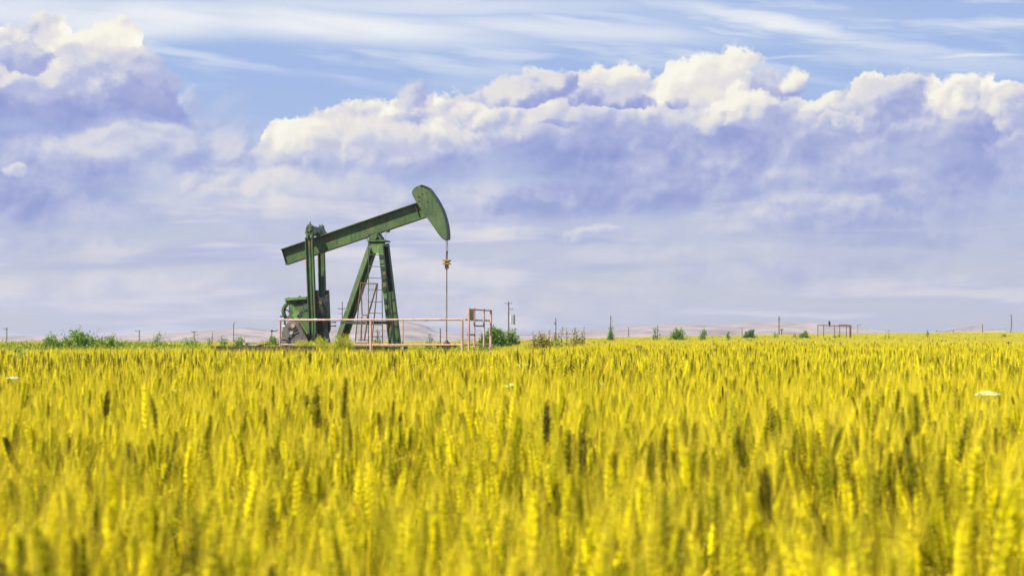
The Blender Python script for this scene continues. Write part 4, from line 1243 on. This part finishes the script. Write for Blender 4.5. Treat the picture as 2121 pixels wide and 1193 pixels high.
def bush(px0, px1, top, d, label, cat='bush', leaf='leaf_green', size=0.05, dens=1.0, stalks=9, name='bush', umbels=(), ragged=0.35, group=None, stem='weed_stem', base=None, spikes=0, body=1.0):
    x, y, z = place((px0 + px1) / 2, d)
    W_ = (px1 - px0) / FP * d; H = CAMZ + (HY - top) / FP * d - z
    root = empty(name, (x, y, z)); tag(root, label, cat, group)
    size *= 1.5; ragged *= .65; H *= 1.04
    w = WM(); ws = WM(); tips = []
    for i in range(stalks):
        a = rnd.uniform(0, 2 * math.pi); rr = math.sqrt(rnd.random())
        bx, by = rr * math.cos(a) * W_ * .45, rr * math.sin(a) * min(W_, 1.6) * .36
        h = H * body * rnd.uniform(1 - ragged, 1.0) * (1 - .45 * abs(bx) / (W_ * .5 + 1e-6))
        if i < spikes: h = H * rnd.uniform(.88, 1.0)
        tx, ty = bx + rnd.gauss(0, .09 * W_), by + rnd.gauss(0, .06)
        pts = [np.array((bx + (tx - bx) * t, by + (ty - by) * t, h * t)) for t in (0, .35, .7, 1)]
        r = .006 + .002 * H
        strip(ws, pts, [r * 2, r * 1.8, r * 1.4, r], np.array((1, 0, 0)), 0, rnd.random()); strip(ws, pts, [r * 2, r * 1.8, r * 1.4, r], np.array((0, 1, 0)), 0, rnd.random())
        tips.append(pts[-1])
        n = int(210 * dens * h / max(.4, H))
        sparse = i < spikes
        for k in range(n if not sparse else n // 3):
            t = rnd.random() ** .8; q = pts[0] + (pts[-1] - pts[0]) * t
            sp = (W_ * .11 + .05) * (1.15 - .8 * t) * (0.35 if sparse else 1)
            q = q + np.array((rnd.gauss(0, sp), rnd.gauss(0, sp), rnd.gauss(0, .03 * H)))
            if q[2] < 0: continue
            leaflet(w, q, size * (1.15 - .4 * t), min(1, max(0, .2 + .6 * t + rnd.gauss(0, .2))))
    leaf_mesh(ws, 'stem', [M[stem]], root)['kind'] = 'stuff'
    if w.n: leaf_mesh(w, 'foliage', [M[leaf]], root)['kind'] = 'stuff'
    for (ux, uy, ur) in umbels:
        q = ((ux - CX) / FP * d - x, rnd.uniform(-.2, .2), CAMZ + (HY - uy) / FP * d - z)
        u = WM(); umbel(u, q, ur / FP * d, n=18); leaf_mesh(u, 'flower_head', [M['umbel']], root)
        s_ = WM(); b = np.array((q[0] * .6, 0, max(.1, q[2] - .6))); e = np.array(q) - np.array((0, 0, ur / FP * d * .7))
        strip(s_, [b, (b + e) / 2, e], [.012, .01, .007], np.array((1, 0, 0)), 0, .3); leaf_mesh(s_, 'flower_stalk', [M['weed_stem']], root)
    return root

# far left hedge of weeds with white umbels
bush(78, 132, 690, 62, 'low dull green weeds at the left end of the tall weed patch', stalks=26, size=.06, umbels=((103, 700, 5), (118, 692, 4)))
bush(118, 212, 681, 63, 'tallest dense green weed bush on the left with white flower heads above it', stalks=44, size=.075, dens=1.5, umbels=((164, 673, 4.5), (131, 679, 2.5), (206, 678, 4), (118, 692, 4)))
bush(185, 262, 693, 61, 'broad green weeds with pale flower heads right of the tallest left bush', stalks=34, size=.065, dens=1.2, umbels=((234, 695, 5), (250, 696, 3), (202, 702, 4), (224, 708, 4)), ragged=.5)
bush(135, 175, 694, 59.5, 'reddish brown dried weeds at the foot of the left bush', leaf='leaf_brown', stalks=12, size=.04, stem='dry_stem')
bush(28, 68, 694, 21, 'dark green leafy plant rising out of the wheat at the far left', cat='weed', name='weed_plant', leaf='leaf_dark', size=.06, stalks=5, dens=.6, ragged=.3)
for a in [
    (308, 348, 683, 70, 'airy weed with tiny seed heads left of the dark utility pole', ((326, 694, 3), (318, 690, 2.5), (342, 683, 1.5))),
    (350, 372, 705, 66, 'small leafy weed low in the field left of centre left', ((366, 718, 4),)),
    (378, 420, 693, 68, 'green weeds around the T-shaped pole with pale flower heads', ((396, 702, 4), (411, 698, 2.5))),
    (425, 445, 699, 72, 'small ragged weed left of the black trough', ((430, 700, 3),)),
    (446, 478, 697, 64.5, 'bright green weed growing behind the black trough', ((466, 708, 4),)),
    (482, 512, 696, 66, 'thin weed with lime flower heads right of the hooked pole', ((499, 696, 3), (490, 692, 2))),
    (552, 582, 692, 76, 'green weed patch beside the left corner post of the fence', ((557, 700, 3),)),
]:
    bush(a[0], a[1], a[2], a[3], a[4], cat='weed', name='weed_plant', size=.055, stalks=12, dens=.7, ragged=.5, umbels=a[5])
# yellow-green weeds in front of the machine
bush(600, 650, 702, 65, 'lime yellow weeds in front of the grey counterweight', leaf='leaf_lime', stalks=26, size=.032, dens=1.2)
bush(636, 690, 693, 64.5, 'lime yellow leafy weeds in front of the crank arms', leaf='leaf_lime', stalks=30, size=.034, dens=1.2, ragged=.6)
bush(684, 735, 688, 65.5, 'lime yellow weeds climbing over the foot of the left leg', leaf='leaf_lime', stalks=30, size=.034, dens=1.2, ragged=.6)
bush(770, 792, 682, 73, 'thin green weed growing up between the ladder rungs', cat='weed', name='weed_plant', leaf='leaf_green', stalks=5, size=.05, dens=.4)
bush(880, 896, 687, 76, 'small upright dark weed left of the short post', cat='weed', name='weed_plant', leaf='leaf_dark', stalks=3, size=.05, dens=.5)
bush(1000, 1052, 676, 92, 'lush bright green bush behind the gate', stalks=26, size=.09, dens=1.6, ragged=.25)
bush(1040, 1078, 675, 94, 'paler green bush at the foot of the transformer pole with white flowers', stalks=16, size=.08, dens=1.2, ragged=.35, umbels=((1066, 680, 3.5), (1056, 690, 5)))
bush(990, 1012, 690, 88, 'low green weeds seen through the gate bars', cat='weed', name='weed_plant', stalks=6, size=.06, dens=.8, umbels=((992, 705, 4),))
# dry scrub
bush(1085, 1160, 686, 52, 'brown and yellow dry scrub with thin upright stems right of the green bush', leaf='leaf_brown', stem='dry_stem', stalks=70, size=.045, dens=1.6, ragged=.4, spikes=6, body=.92)
bush(1150, 1232, 680, 53, 'straggly dry scrub with leaning dead stalks left of the tall leafy pole', leaf='leaf_brown', stem='dry_stem', stalks=70, size=.045, dens=1.5, ragged=.4, spikes=9, body=.82)
bush(1140, 1172, 690, 51, 'small olive green weed inside the dry scrub', cat='weed', name='weed_plant', leaf='leaf_green', stalks=8, size=.05, dens=.5)
bush(1254, 1278, 680, 105, 'small green bush at the foot of the tall leafy pole', stalks=8, size=.08, dens=.7, ragged=.4)
bush(1350, 1370, 672, 110, 'narrow dark green weed spire left of the round bush', cat='weed', name='weed_plant', leaf='leaf_dark', stalks=5, size=.09, dens=.6, ragged=.5)
bush(1382, 1424, 677, 112, 'rounded pale green bush on the horizon right of centre', stalks=16, size=.09, dens=1.0, ragged=.35)
bush(1448, 1470, 672, 115, 'small pointed green bush on the horizon', stalks=6, size=.09, dens=.7, ragged=.6)
bush(1501, 1515, 683, 130, 'tiny dark shrub on the horizon left of the dark low one', leaf='leaf_dark', stalks=5, size=.09, dens=.6)
bush(1540, 1566, 684, 150, 'low dark green shrub on the horizon left of the wooden pole', leaf='leaf_dark', stalks=12, size=.11, dens=1.3, ragged=.2)
bush(1596, 1616, 687, 150, 'low pale green weed at the foot of the wooden pole', stalks=6, size=.09, dens=.6, umbels=((1608, 691, 3),))
bush(1654, 1682, 686, 140, 'round pale green shrub left of the pipe rack', stalks=12, size=.1, dens=1.1, ragged=.3)
bush(1722, 1736, 688, 142, 'small weed under the middle of the pipe rack', cat='weed', name='weed_plant', leaf='leaf_dark', stalks=4, size=.09, dens=.5)
bush(1828, 1850, 680, 120, 'airy weed with white heads between the pipe rack and the right edge', cat='weed', name='weed_plant', stalks=4, size=.06, dens=.3, umbels=((1833, 680, 3), (1846, 682, 2.5)))
bush(1918, 1926, 673, 130, 'single thin green weed stalk rising above the horizon at the right', cat='weed', name='weed_plant', leaf='leaf_dark', stalks=2, size=.09, dens=.35)
bush(2075, 2095, 685, 150, 'tiny dark tuft at the foot of the crooked pole', cat='weed', name='weed_plant', leaf='leaf_dark', stalks=5, size=.1, dens=.5)
bush(1960, 2008, 788, 12.6, 'dark green feathery weed in the wheat at the right', cat='weed', name='weed_plant', leaf='leaf_dark', size=.018, stalks=9, dens=1.2, ragged=.5)
bush(905, 940, 757, 15, 'lime green feathery weed in the wheat below the polished rod', cat='weed', name='weed_plant', leaf='leaf_lime', size=.018, stalks=8, dens=1.0, ragged=.5)

# ground cover of the clearing round the machine
def ground_cover():
    w = WM()
    for i in range(9000):  # tufts
        y = rnd.uniform(43, 92); x = rnd.uniform(-0.176 * y - 0.6, 0.9)
        z = float(height(x, y))
        if abs(y - PJ_Y) < 1.2 and PJ_X - 4 < x < PJ_X + 1: continue
        h = rnd.uniform(.15, .42) + (.12 if y > 78 else 0); t = rnd.random()
        for k in range(6):
            leaflet(w, np.array((x + rnd.gauss(0, .1), y + rnd.gauss(0, .1), z + h * rnd.random())), .055, t, 0 if rnd.random() < .7 else 1)
    o = leaf_mesh(w, 'ground_weeds', [M['leaf_lime'], M['leaf_green']], None)
    tag(o, 'low yellow-green weeds covering the clearing around the pump jack', kind='stuff')
ground_cover()
def weed_verge():
    w = WM()
    for i in range(3600):
        y = rnd.uniform(57, 78); px = rnd.uniform(60, 575) if rnd.random() < .8 else rnd.uniform(-100, 60)
        x = (px - CX) / FP * y; z = float(height(x, y))
        big = 0.5 + 0.5 * mnoise.noise(Vector((px * .02, y * .15, 3)))
        h = 0.95 + .42 * big * rnd.random()
        if in_clearing(np.array(x), np.array(y)):
            if y < 63: continue
            h = .4 + .25 * big * rnd.random()
        t = rnd.random(); m = 0 if rnd.random() < .45 + .3 * big else 1
        for k in range(9):
            f = rnd.random() ** .6
            leaflet(w, np.array((x + rnd.gauss(0, .09), y, z + h * (.35 + .65 * f))), .065, min(1, max(0, t + rnd.gauss(0, .15))), m)
    o = leaf_mesh(w, 'weed_verge', [M['leaf_green'], M['leaf_lime']], None)
    tag(o, 'mixed green weeds along the edge of the wheat left of the pump jack', kind='stuff')
weed_verge()
def wild_specks():
    w = WM()
    for i in range(420):
        y = rnd.uniform(60, 240); x = rnd.uniform(-.3 * y, .3 * y)
        if in_clearing(np.array(x), np.array(y)): continue
        z = float(height(x, y)) + .86 + rnd.uniform(-.05, .16)
        for k in range(10): leaflet(w, np.array((x + rnd.gauss(0, .12), y, z + rnd.gauss(0, .07))), .09, rnd.random(), 0 if rnd.random() < .6 else 1)
    for i in range(130):
        y = rnd.uniform(13, 55); x = rnd.uniform(-.31 * y, .31 * y)
        if in_clearing(np.array(x), np.array(y)): continue
        z = float(height(x, y)) + .84; t = rnd.random(); m = 0 if rnd.random() < .6 else 1
        for k in range(22): leaflet(w, np.array((x + rnd.gauss(0, .035), y + rnd.gauss(0, .03), z + rnd.gauss(0, .045))), .03, min(1, max(0, t + rnd.gauss(0, .15))), m)
    o = leaf_mesh(w, 'field_weeds', [M['leaf_green'], M['leaf_lime']], None)
    tag(o, 'green weed tops scattered through the wheat', kind='stuff')
wild_specks()

def flower(px, py, half_w, d, label, mat='umbel', n=46):
    if 4 < d < 60: d *= 0.86
    """single umbel flower standing in the wheat"""
    x, y, z = place(px, d); r = half_w / FP * d; top = CAMZ + (HY - py) / FP * d - z
    root = empty('umbel_flower', (x, y, z)); tag(root, label, 'flower')
    u = WM(); umbel(u, (0, 0, top - r * .28), r, n=n); leaf_mesh(u, 'flower_head', [M[mat]], root)
    s_ = WM(); e = np.array((0, 0, top - r)); strip(s_, [np.array((.02, 0, 0)), e * .5 + np.array((.015, 0, 0)), e], [.008, .007, .005], np.array((1, 0, 0)), 0, .5)
    leaf_mesh(s_, 'stem', [M['weed_stem']], root)
for a in [
    (27, 781, 13, 11.5, 'white flat flower head in the wheat at the far left edge'),
    (168, 739, 7, 22, 'small white flower head in the wheat below the left weed bush'),
    (239, 751, 5, 19, 'tiny yellowish flower head right of the small white one on the left'),
    (1082, 754, 18, 15.5, 'lime green flat flower head in the wheat right of the gate', 'umbel_lime'),
    (1062, 796, 20, 10.5, 'wide green flower head just below the lime one', 'umbel_lime'),
    (1246, 794, 9, 11.5, 'pale small flower head right of the wide green one'),
    (1463, 728, 7, 30, 'white flower head in the far wheat right of the black pipe stub'),
    (1465, 719, 4, 38, 'tiny white flower head just above another in the far wheat'),
    (1724, 720, 4, 45, 'tiny pale flower head below the pipe rack'),
    (2046, 812, 24, 9.2, 'large cream white flower head at the right edge of the field'),
    (1838, 808, 9, 10.5, 'small yellowish flower head left of the large cream one'),
    (365, 806, 12, 10.5, 'flat green seed head in the left wheat', 'umbel_lime'),
    (1988, 686.5, 4, 110, 'white flower head on the horizon at the right, left one of a close pair'),
    (2001, 684.5, 3, 112, 'white flower head on the horizon at the right, right one of a close pair'),
    (2042, 688.5, 4, 105, 'white flower head on the horizon near the crooked pole'),
    (1950, 695, 3.5, 80, 'white flower head low on the horizon left of a similar one'),
    (1980, 695.5, 3, 78, 'white flower head low on the horizon below the close pair'),
    (1837, 721, 4, 40, 'tiny pale flower head in the wheat at the right'),
    (1876, 688.5, 3.5, 110, 'white flower head on the horizon left of the thin green stalk'),
    (366, 727, 6, 32, 'white flower head in the wheat left of the black trough'),
]:
    flower(*a)

def loose_blade(pts, d, wpx, tint, label):
    """a single broad leaf standing out of the crop"""
    q = [np.array(((x - CX) / FP * d, d + .004 * i, CAMZ + (HY - y) / FP * d)) for i, (x, y) in enumerate(pts)]
    o0 = q[0].copy(); base = empty('wheat_leaf', tuple(o0)); tag(base, label, 'leaf')
    w = WM(); m = len(q); wd = [wpx / FP * d * max(.05, math.sin(math.pi * min(.97, .25 + .75 * i / (m - 1)))) for i in range(m)]
    strip(w, [p - o0 for p in q], wd, np.array((.96, .28, 0)), 0, tint); o = leaf_mesh(w, 'blade', [M['blade']], base)
for a in [
    ([(1225, 990), (1240, 972), (1262, 958), (1290, 948), (1318, 915)], 4.1, 13, .95, 'pale dry leaf bending right from the dark zigzag ear'),
    ([(1318, 958), (1335, 925), (1362, 875)], 4.3, 11, .2, 'green blade slanting up right beside the pale bent leaf'),
    ([(175, 965), (185, 945), (200, 925)], 4.2, 20, .75, 'orange yellow leaf tip pointing up right on the left side'),
    ([(10, 905), (25, 950), (45, 985), (50, 1010)], 4.0, 16, .0, 'dark curved leaf at the far left edge'),
    ([(1766, 822), (1775, 850), (1782, 890)], 6.2, 9, .25, 'tall pointed leaf standing above the wheat at the right'),
    ([(1920, 768), (1940, 775), (1952, 795)], 12, 5, .1, 'curved dark blade left of the feathery weed'),
    ([(1942, 742), (1948, 760), (1955, 790)], 13, 6, .1, 'upright dark blade left of the feathery weed'),
    ([(2065, 897), (2095, 915), (2121, 930)], 4.6, 11, .0, 'dark leaf slanting down to the right edge'),
    ([(740, 742), (752, 752), (752, 772)], 18, 5, .0, 'small dark bent leaf above the twin tall ears'),
    ([(950, 812), (962, 830), (968, 862)], 7.5, 6, .2, 'thin green pointed leaf in the middle rows near the centre'),
    ([(1600, 1135), (1595, 1160), (1608, 1200)], 2.3, 18, 1.0, 'blurred straw coloured leaf at the bottom right of centre'),
    ([(1500, 965), (1525, 935), (1548, 910)], 4.4, 5, .9, 'thin orange straw leaning right over the shadowy tuft'),
    ([(1580, 1045), (1598, 1030), (1612, 1018)], 3.3, 7, .9, 'short orange straw in the right foreground'),
    ([(1900, 960), (1912, 948), (1932, 934)], 4.3, 10, .9, 'pale leaf tip pointing right in the right foreground'),
]:
    loose_blade(*a)

# ------------------------------------------------------------------ poles and far objects
def pole(px, top, d, wpx, label, arms=(), mat='wood', name='utility_pole', cat='pole', lean=0.0, extra=None):
    x, y, z = place(px, d); H = CAMZ + (HY - top) / FP * d - z
    root = empty(name, (x, y, z)); tag(root, label, cat)
    r = wpx / FP * d / 2
    n = 5; pts = [(lean * math.sin(i / n * 2.2) * .3 * (1 if lean else 0), 0, -.4 + (H + .4) * i / n) for i in range(n + 1)]
    MB().tube(pts, r * 1.12, 8, r1=r * .85).build('shaft', M[mat], root)
    for (ay, l, rpx) in arms:
        za = CAMZ + (HY - ay) / FP * d - z; a0, a1 = l[0] / FP * d, l[1] / FP * d
        am = MB().bar((a0, -r - .05, za), (a1, -r - .05, za), rpx / FP * d, rpx / FP * d, (0, 1, 0)).build('crossarm', M[mat], root)
        for t in (.06, .94):
            q = a0 + (a1 - a0) * t
            MB().tube([(q, -r - .05, za), (q, -r - .05, za + 2.6 / FP * d)], .7 / FP * d, 6).build('insulator', M['grey'], am)
    return root, H, r
pole(14, 679, 420, 2.4, 'reddish wooden pole at the far left edge', ((681, (-6, 3), 1.0),))
pole(288.5, 684, 470, 2.2, 'short utility pole with one crossarm left of the airy weed', ((686, (-8, 2), 1.2),))
pole(402, 687, 480, 2.2, 'T-shaped utility pole among the weeds left of the trough', ((687, (-5, 5), 1.4), (694, (0, 8), .9)))
r_, H_, rr = pole(484, 670, 360, 2.0, 'thin utility pole with a hooked top left of the pump jack')
MB().tube([(0, 0, H_ - .1), (.25, 0, H_ + .2), (.12, 0, H_ + .35)], .06, 6).build('hook', M['wood'], r_)
pole(709, 625, 330, 2.2, 'utility pole with crossarm just left of the slanted post leg', ((639.5, (-9, 6), 1.6), (650, (-7, -2), .9)))
r_, H_, rr = pole(1053.5, 625, 300, 3.0, 'tall utility pole with a grey transformer right of the gate', ((628.5, (-8, 7), 1.3), (640.5, (1, 9), 1.3)))
d = 300; k = d / FP
MB().tube([(9.5 * k, -.1, CAMZ + (HY - 672) * k - float(height(0, 300))), (9.5 * k, -.1, CAMZ + (HY - 652) * k - float(height(0, 300)))], 3.8 * k, 12).build('transformer', M['grey'], r_)
MB().tube([(5 * k, -.2, CAMZ + (HY - 668) * k - float(height(0, 300))), (5 * k, -.2, CAMZ + (HY - 653) * k - float(height(0, 300)))], 1.8 * k, 10).build('capacitor', M['pale'], r_)
MB().bar((0, -.1, CAMZ + (HY - 656) * k - float(height(0, 300))), (9 * k, -.1, CAMZ + (HY - 656) * k - float(height(0, 300))), 1.2 * k, 1.2 * k, (0, 1, 0)).build('bracket', M['grey'], r_)
pole(912, 680, 95, 2.6, 'short dark post behind the fence left of the polished rod', name='post', cat='post', mat='wood')
pole(1149, 659, 130, 2.0, 'slim dark pole rising out of the dry scrub', ((670, (-1.5, 1.5), 2.2),), lean=.3)
pole(1265, 654, 160, 2.4, 'tall pole with short pegs above a small green bush', ((666, (0, 4), .8), (677, (-3, 4), 1.2)))
pole(1302, 678, 330, 2.0, 'thin pinkish pole on the horizon right of the pegged pole', mat='rust')
pole(1362, 673, 112, 1.6, 'bare stick rising from the narrow dark weed spire', name='post', cat='post')
pole(1537, 680, 250, 1.6, 'tiny reddish marker post left of the low dark shrub', mat='rust', name='post', cat='post')
pole(1613.5, 655, 260, 2.4, 'wooden pole right of the low dark shrub', ((663, (-1.5, 1.5), 2.0),))
pole(1619, 682, 240, 2.4, 'very short T-topped post beside the wooden pole', ((682.5, (-3, 3), 2.2),), name='post', cat='post')
pole(1776, 673, 260, 2.2, 'short green-grey post right of the pipe rack', ((674, (-1, 6), 1.0),), mat='grey', name='post', cat='post')
pole(2035, 671, 300, 2.0, 'short orange pole on the small hill at the right', mat='rust')
pole(2088, 651, 230, 2.2, 'crooked dark pole near the right edge', lean=1.6)
pole(1940, 684, 300, 1.3, 'faint thin post on the horizon right of the green stalk', name='post', cat='post')
pole(1975, 682, 300, 1.3, 'faint thin post between the green stalk and the small hill', name='post', cat='post')
pole(440, 689, 420, 1.4, 'faint short post between the T-shaped pole and the hooked pole', name='post', cat='post')
# power lines
for (xa, ya, da, xb, yb, db, lab) in [(1940, 684.5, 300, 1975, 682.5, 300, 'faint wire between the two thin posts at the right'),
                                       (1975, 682.5, 300, 2088, 680, 232, 'faint wire running to the crooked pole at the right')]:
    A = Vector(((xa - CX) / FP * da, da, CAMZ + (HY - ya) / FP * da)); B = Vector(((xb - CX) / FP * db, db, CAMZ + (HY - yb) / FP * db))
    pts = [A.lerp(B, t / 8) - Vector((0, 0, .25 * math.sin(math.pi * t / 8))) for t in range(9)]
    o = MB().tube([p - A for p in pts], .035, 4).build('power_line', M['grey'], loc=A); tag(o, lab, 'wire')

# pipe rack with a bird on it
d = 140.0; x0, y0, z0 = place(1728, d); k = d / FP
RK = empty('pipe_rack', (x0, y0, z0)); tag(RK, 'low dark pipe rack standing on the horizon with a bird perched on it', 'rack')
def rp(px, py, dy=0.0): return ((px - 1728) * k, dy, CAMZ + (HY - py) * k - z0)
MB().tube([rp(1693, 673.5), rp(1728, 674.5), rp(1762, 675.5)], .04, 6).build('top_rail', M['rust'], RK)
MB().tube([rp(1741, 673, .8), rp(1764, 673, .8)], .04, 6).build('top_rail', M['rust'], RK)
for px, dy in ((1694, 0), (1706, 0), (1728.5, 0), (1741, .4), (1753, 0)):
    MB().tube([rp(px, 674.5, dy), (rp(px, 674, dy)[0], dy, -.2)], .032, 6).build('post', M['rust'], RK)
MB().bar((rp(1761, 0)[0], 0, -.2), rp(1761.5, 673), .14, .14, (1, 0, 0)).build('post', M['rust'], RK)
c = Vector(place(1718, d - .02)); c.z = CAMZ + (HY - 674) * k + .03
mb = MB(); BT = Matrix.Rotation(R(-18), 3, 'Y')
vs = []; prof = [(0.0, .0, .02), (.06, .0, .075), (.14, .005, .095), (.21, .0, .085), (.265, -.01, .05), (.30, -.02, .048), (.335, -.025, .05), (.365, -.02, .03), (.375, -.015, .005)]
n = 10
for (z, x, r) in prof:
    for i in range(n):
        a = 2 * math.pi * i / n; vs.append((x + r * math.cos(a) * 1.05, r * math.sin(a), z))
fs = [(j * n + i, j * n + (i + 1) % n, (j + 1) * n + (i + 1) % n, (j + 1) * n + i) for j in range(len(prof) - 1) for i in range(n)]
mb.add(vs, fs, True)
B_ = empty('bird', tuple(c)); tag(B_, 'small dark bird perched upright on the pipe rack', 'bird')
mb.build('body', M['bird'], B_)
MB().prism([(-.06, .03), (.0, .04), (.075, -.16), (.035, -.17)], -.03, .03).build('tail', M['bird'], B_)
MB().tube([(-.06, 0, .335), (-.11, 0, .325)], .013, 6, r1=.002).build('beak', M['bird'], B_)
for s in (-1, 1):
    MB().tube([(-.01, s * .03, .03), (-.01, s * .03, -.03)], .008, 5).build('leg', M['bird'], B_)

# black trough with pipes lying on it, left of the machine
d = 60.0; k = d / FP
xa, xb = (446 - CX) * k, (579 - CX) * k; z0 = float(height((xa + xb) / 2, d)); zt = CAMZ - (716.5 - HY) * k
T = empty('black_trough', ((xa + xb) / 2, d, z0)); tag(T, 'long low black trough lying in the weeds left of the fence', 'trough')
L = (xb - xa) / 2; h = zt - z0
mb = MB(); mb.prism([(-L, -.1), (L + 1.2, -.1), (L + 1.2, h + .0), (L * .3, h - .02), (-L * .5, h - .03), (-L * .93, h), (-L, h - .09)], -.05, .0); mb.build('side_wall', M['black'], T)
mb = MB(); mb.prism([(-L * .98, -.1), (L + 1.2, -.1), (L + 1.2, h - .03), (-L * .9, h - .04)], .75, .8); mb.build('side_wall', M['black'], T)
MB().box((-L * .97, -.04, .02), (L + 1.15, .74, .08)).build('floor_panel', M['black'], T)
for (x1, y1, x2, y2, r, m, lb) in [(503, 713.5, 545, 716.2, .035, 'pipe_white', 'pale pipe lying across the top of the black trough'),
                                    (508, 711.5, 530, 712.5, .03, 'wood', 'short brown pipe on the pale one over the black trough'),
                                    (530, 716, 552, 712.5, .028, 'wood', 'brown stick propped on the right of the pale pipe')]:
    a = Vector(((x1 - CX) * k, d + .05, CAMZ - (y1 - HY) * k)); b = Vector(((x2 - CX) * k, d + .25, CAMZ - (y2 - HY) * k))
    o = MB().tube([(0, 0, 0), b - a], r, 8).build('loose_pipe', M[m], loc=a); tag(o, lb, 'pipe')
# little valve handle by the left corner
d = 76.0; k = d / FP; x_, y_, z_ = place(563, d)
VH = empty('valve', (x_, y_, z_)); tag(VH, 'small dark bent valve handle standing left of the fence corner', 'valve')
MB().tube([(0, 0, -.1), (0, 0, CAMZ - (688 - HY) * k - z_)], .02, 6).build('valve_stem', M['iron_dark'], VH)
MB().tube([(0, 0, CAMZ - (686.5 - HY) * k - z_), (.12, 0, CAMZ - (686 - HY) * k - z_), (.26, 0, CAMZ - (684 - HY) * k - z_)], .022, 6).build('handle', M['iron_dark'], VH)
MB().ellipsoid((0, 0, CAMZ - (685.5 - HY) * k - z_), (.06, .04, .05), 8, 5).build('valve_cap', M['iron_dark'], VH)
# black pipe stub on the right
d = 33.0; k = d / FP
a = Vector(((1319 - CX) * k, d, CAMZ - (722.5 - HY) * k)); b = Vector(((1346 - CX) * k, d + .5, CAMZ - (724 - HY) * k))
PS = empty('pipe_stub', tuple(a)); tag(PS, 'short black pipe stub poking out of the wheat right of centre', 'pipe')
MB().tube([(0, 0, 0), (b - a) * .4], .062, 12).build('collar', M['black'], PS)
MB().tube([(b - a) * .4, b - a], .042, 12).build('pipe', M['rust'], PS)
MB().bar((.1, .05, -.02), (.1, .05, -.8), .05, .05).build('stand', M['rust'], PS)
# dark stake with a short arm on the right
d = 42.0; x_, y_, z_ = place(2089, d); k = d / FP
ST = empty('stake', (x_, y_, z_)); tag(ST, 'small black stake with a knob and side arms in the wheat at the right edge', 'stake')
MB().tube([(0, 0, -.1), (0, 0, CAMZ - (709 - HY) * k - z_)], .014, 6).build('shaft', M['black'], ST)
MB().ellipsoid((0, 0, CAMZ - (709.5 - HY) * k - z_), (.03, .03, .025), 8, 5).build('knob', M['black'], ST)
MB().tube([(-.06, 0, CAMZ - (709.5 - HY) * k - z_), (.07, 0, CAMZ - (710 - HY) * k - z_)], .009, 5).build('arm', M['black'], ST)
# brown mound
d = 150.0; x_, y_, z_ = place(1645, d); k = d / FP
mb = MB(); mb.ellipsoid((0, 0, -.1), (6.5 * k, .5, CAMZ - (690 - HY) * k - z_ + .1), 14, 8)
o = mb.build('earth_mound', M['earth'], loc=(x_, y_, z_)); tag(o, 'small brown earth mound left of the round pale shrub on the horizon', 'mound')
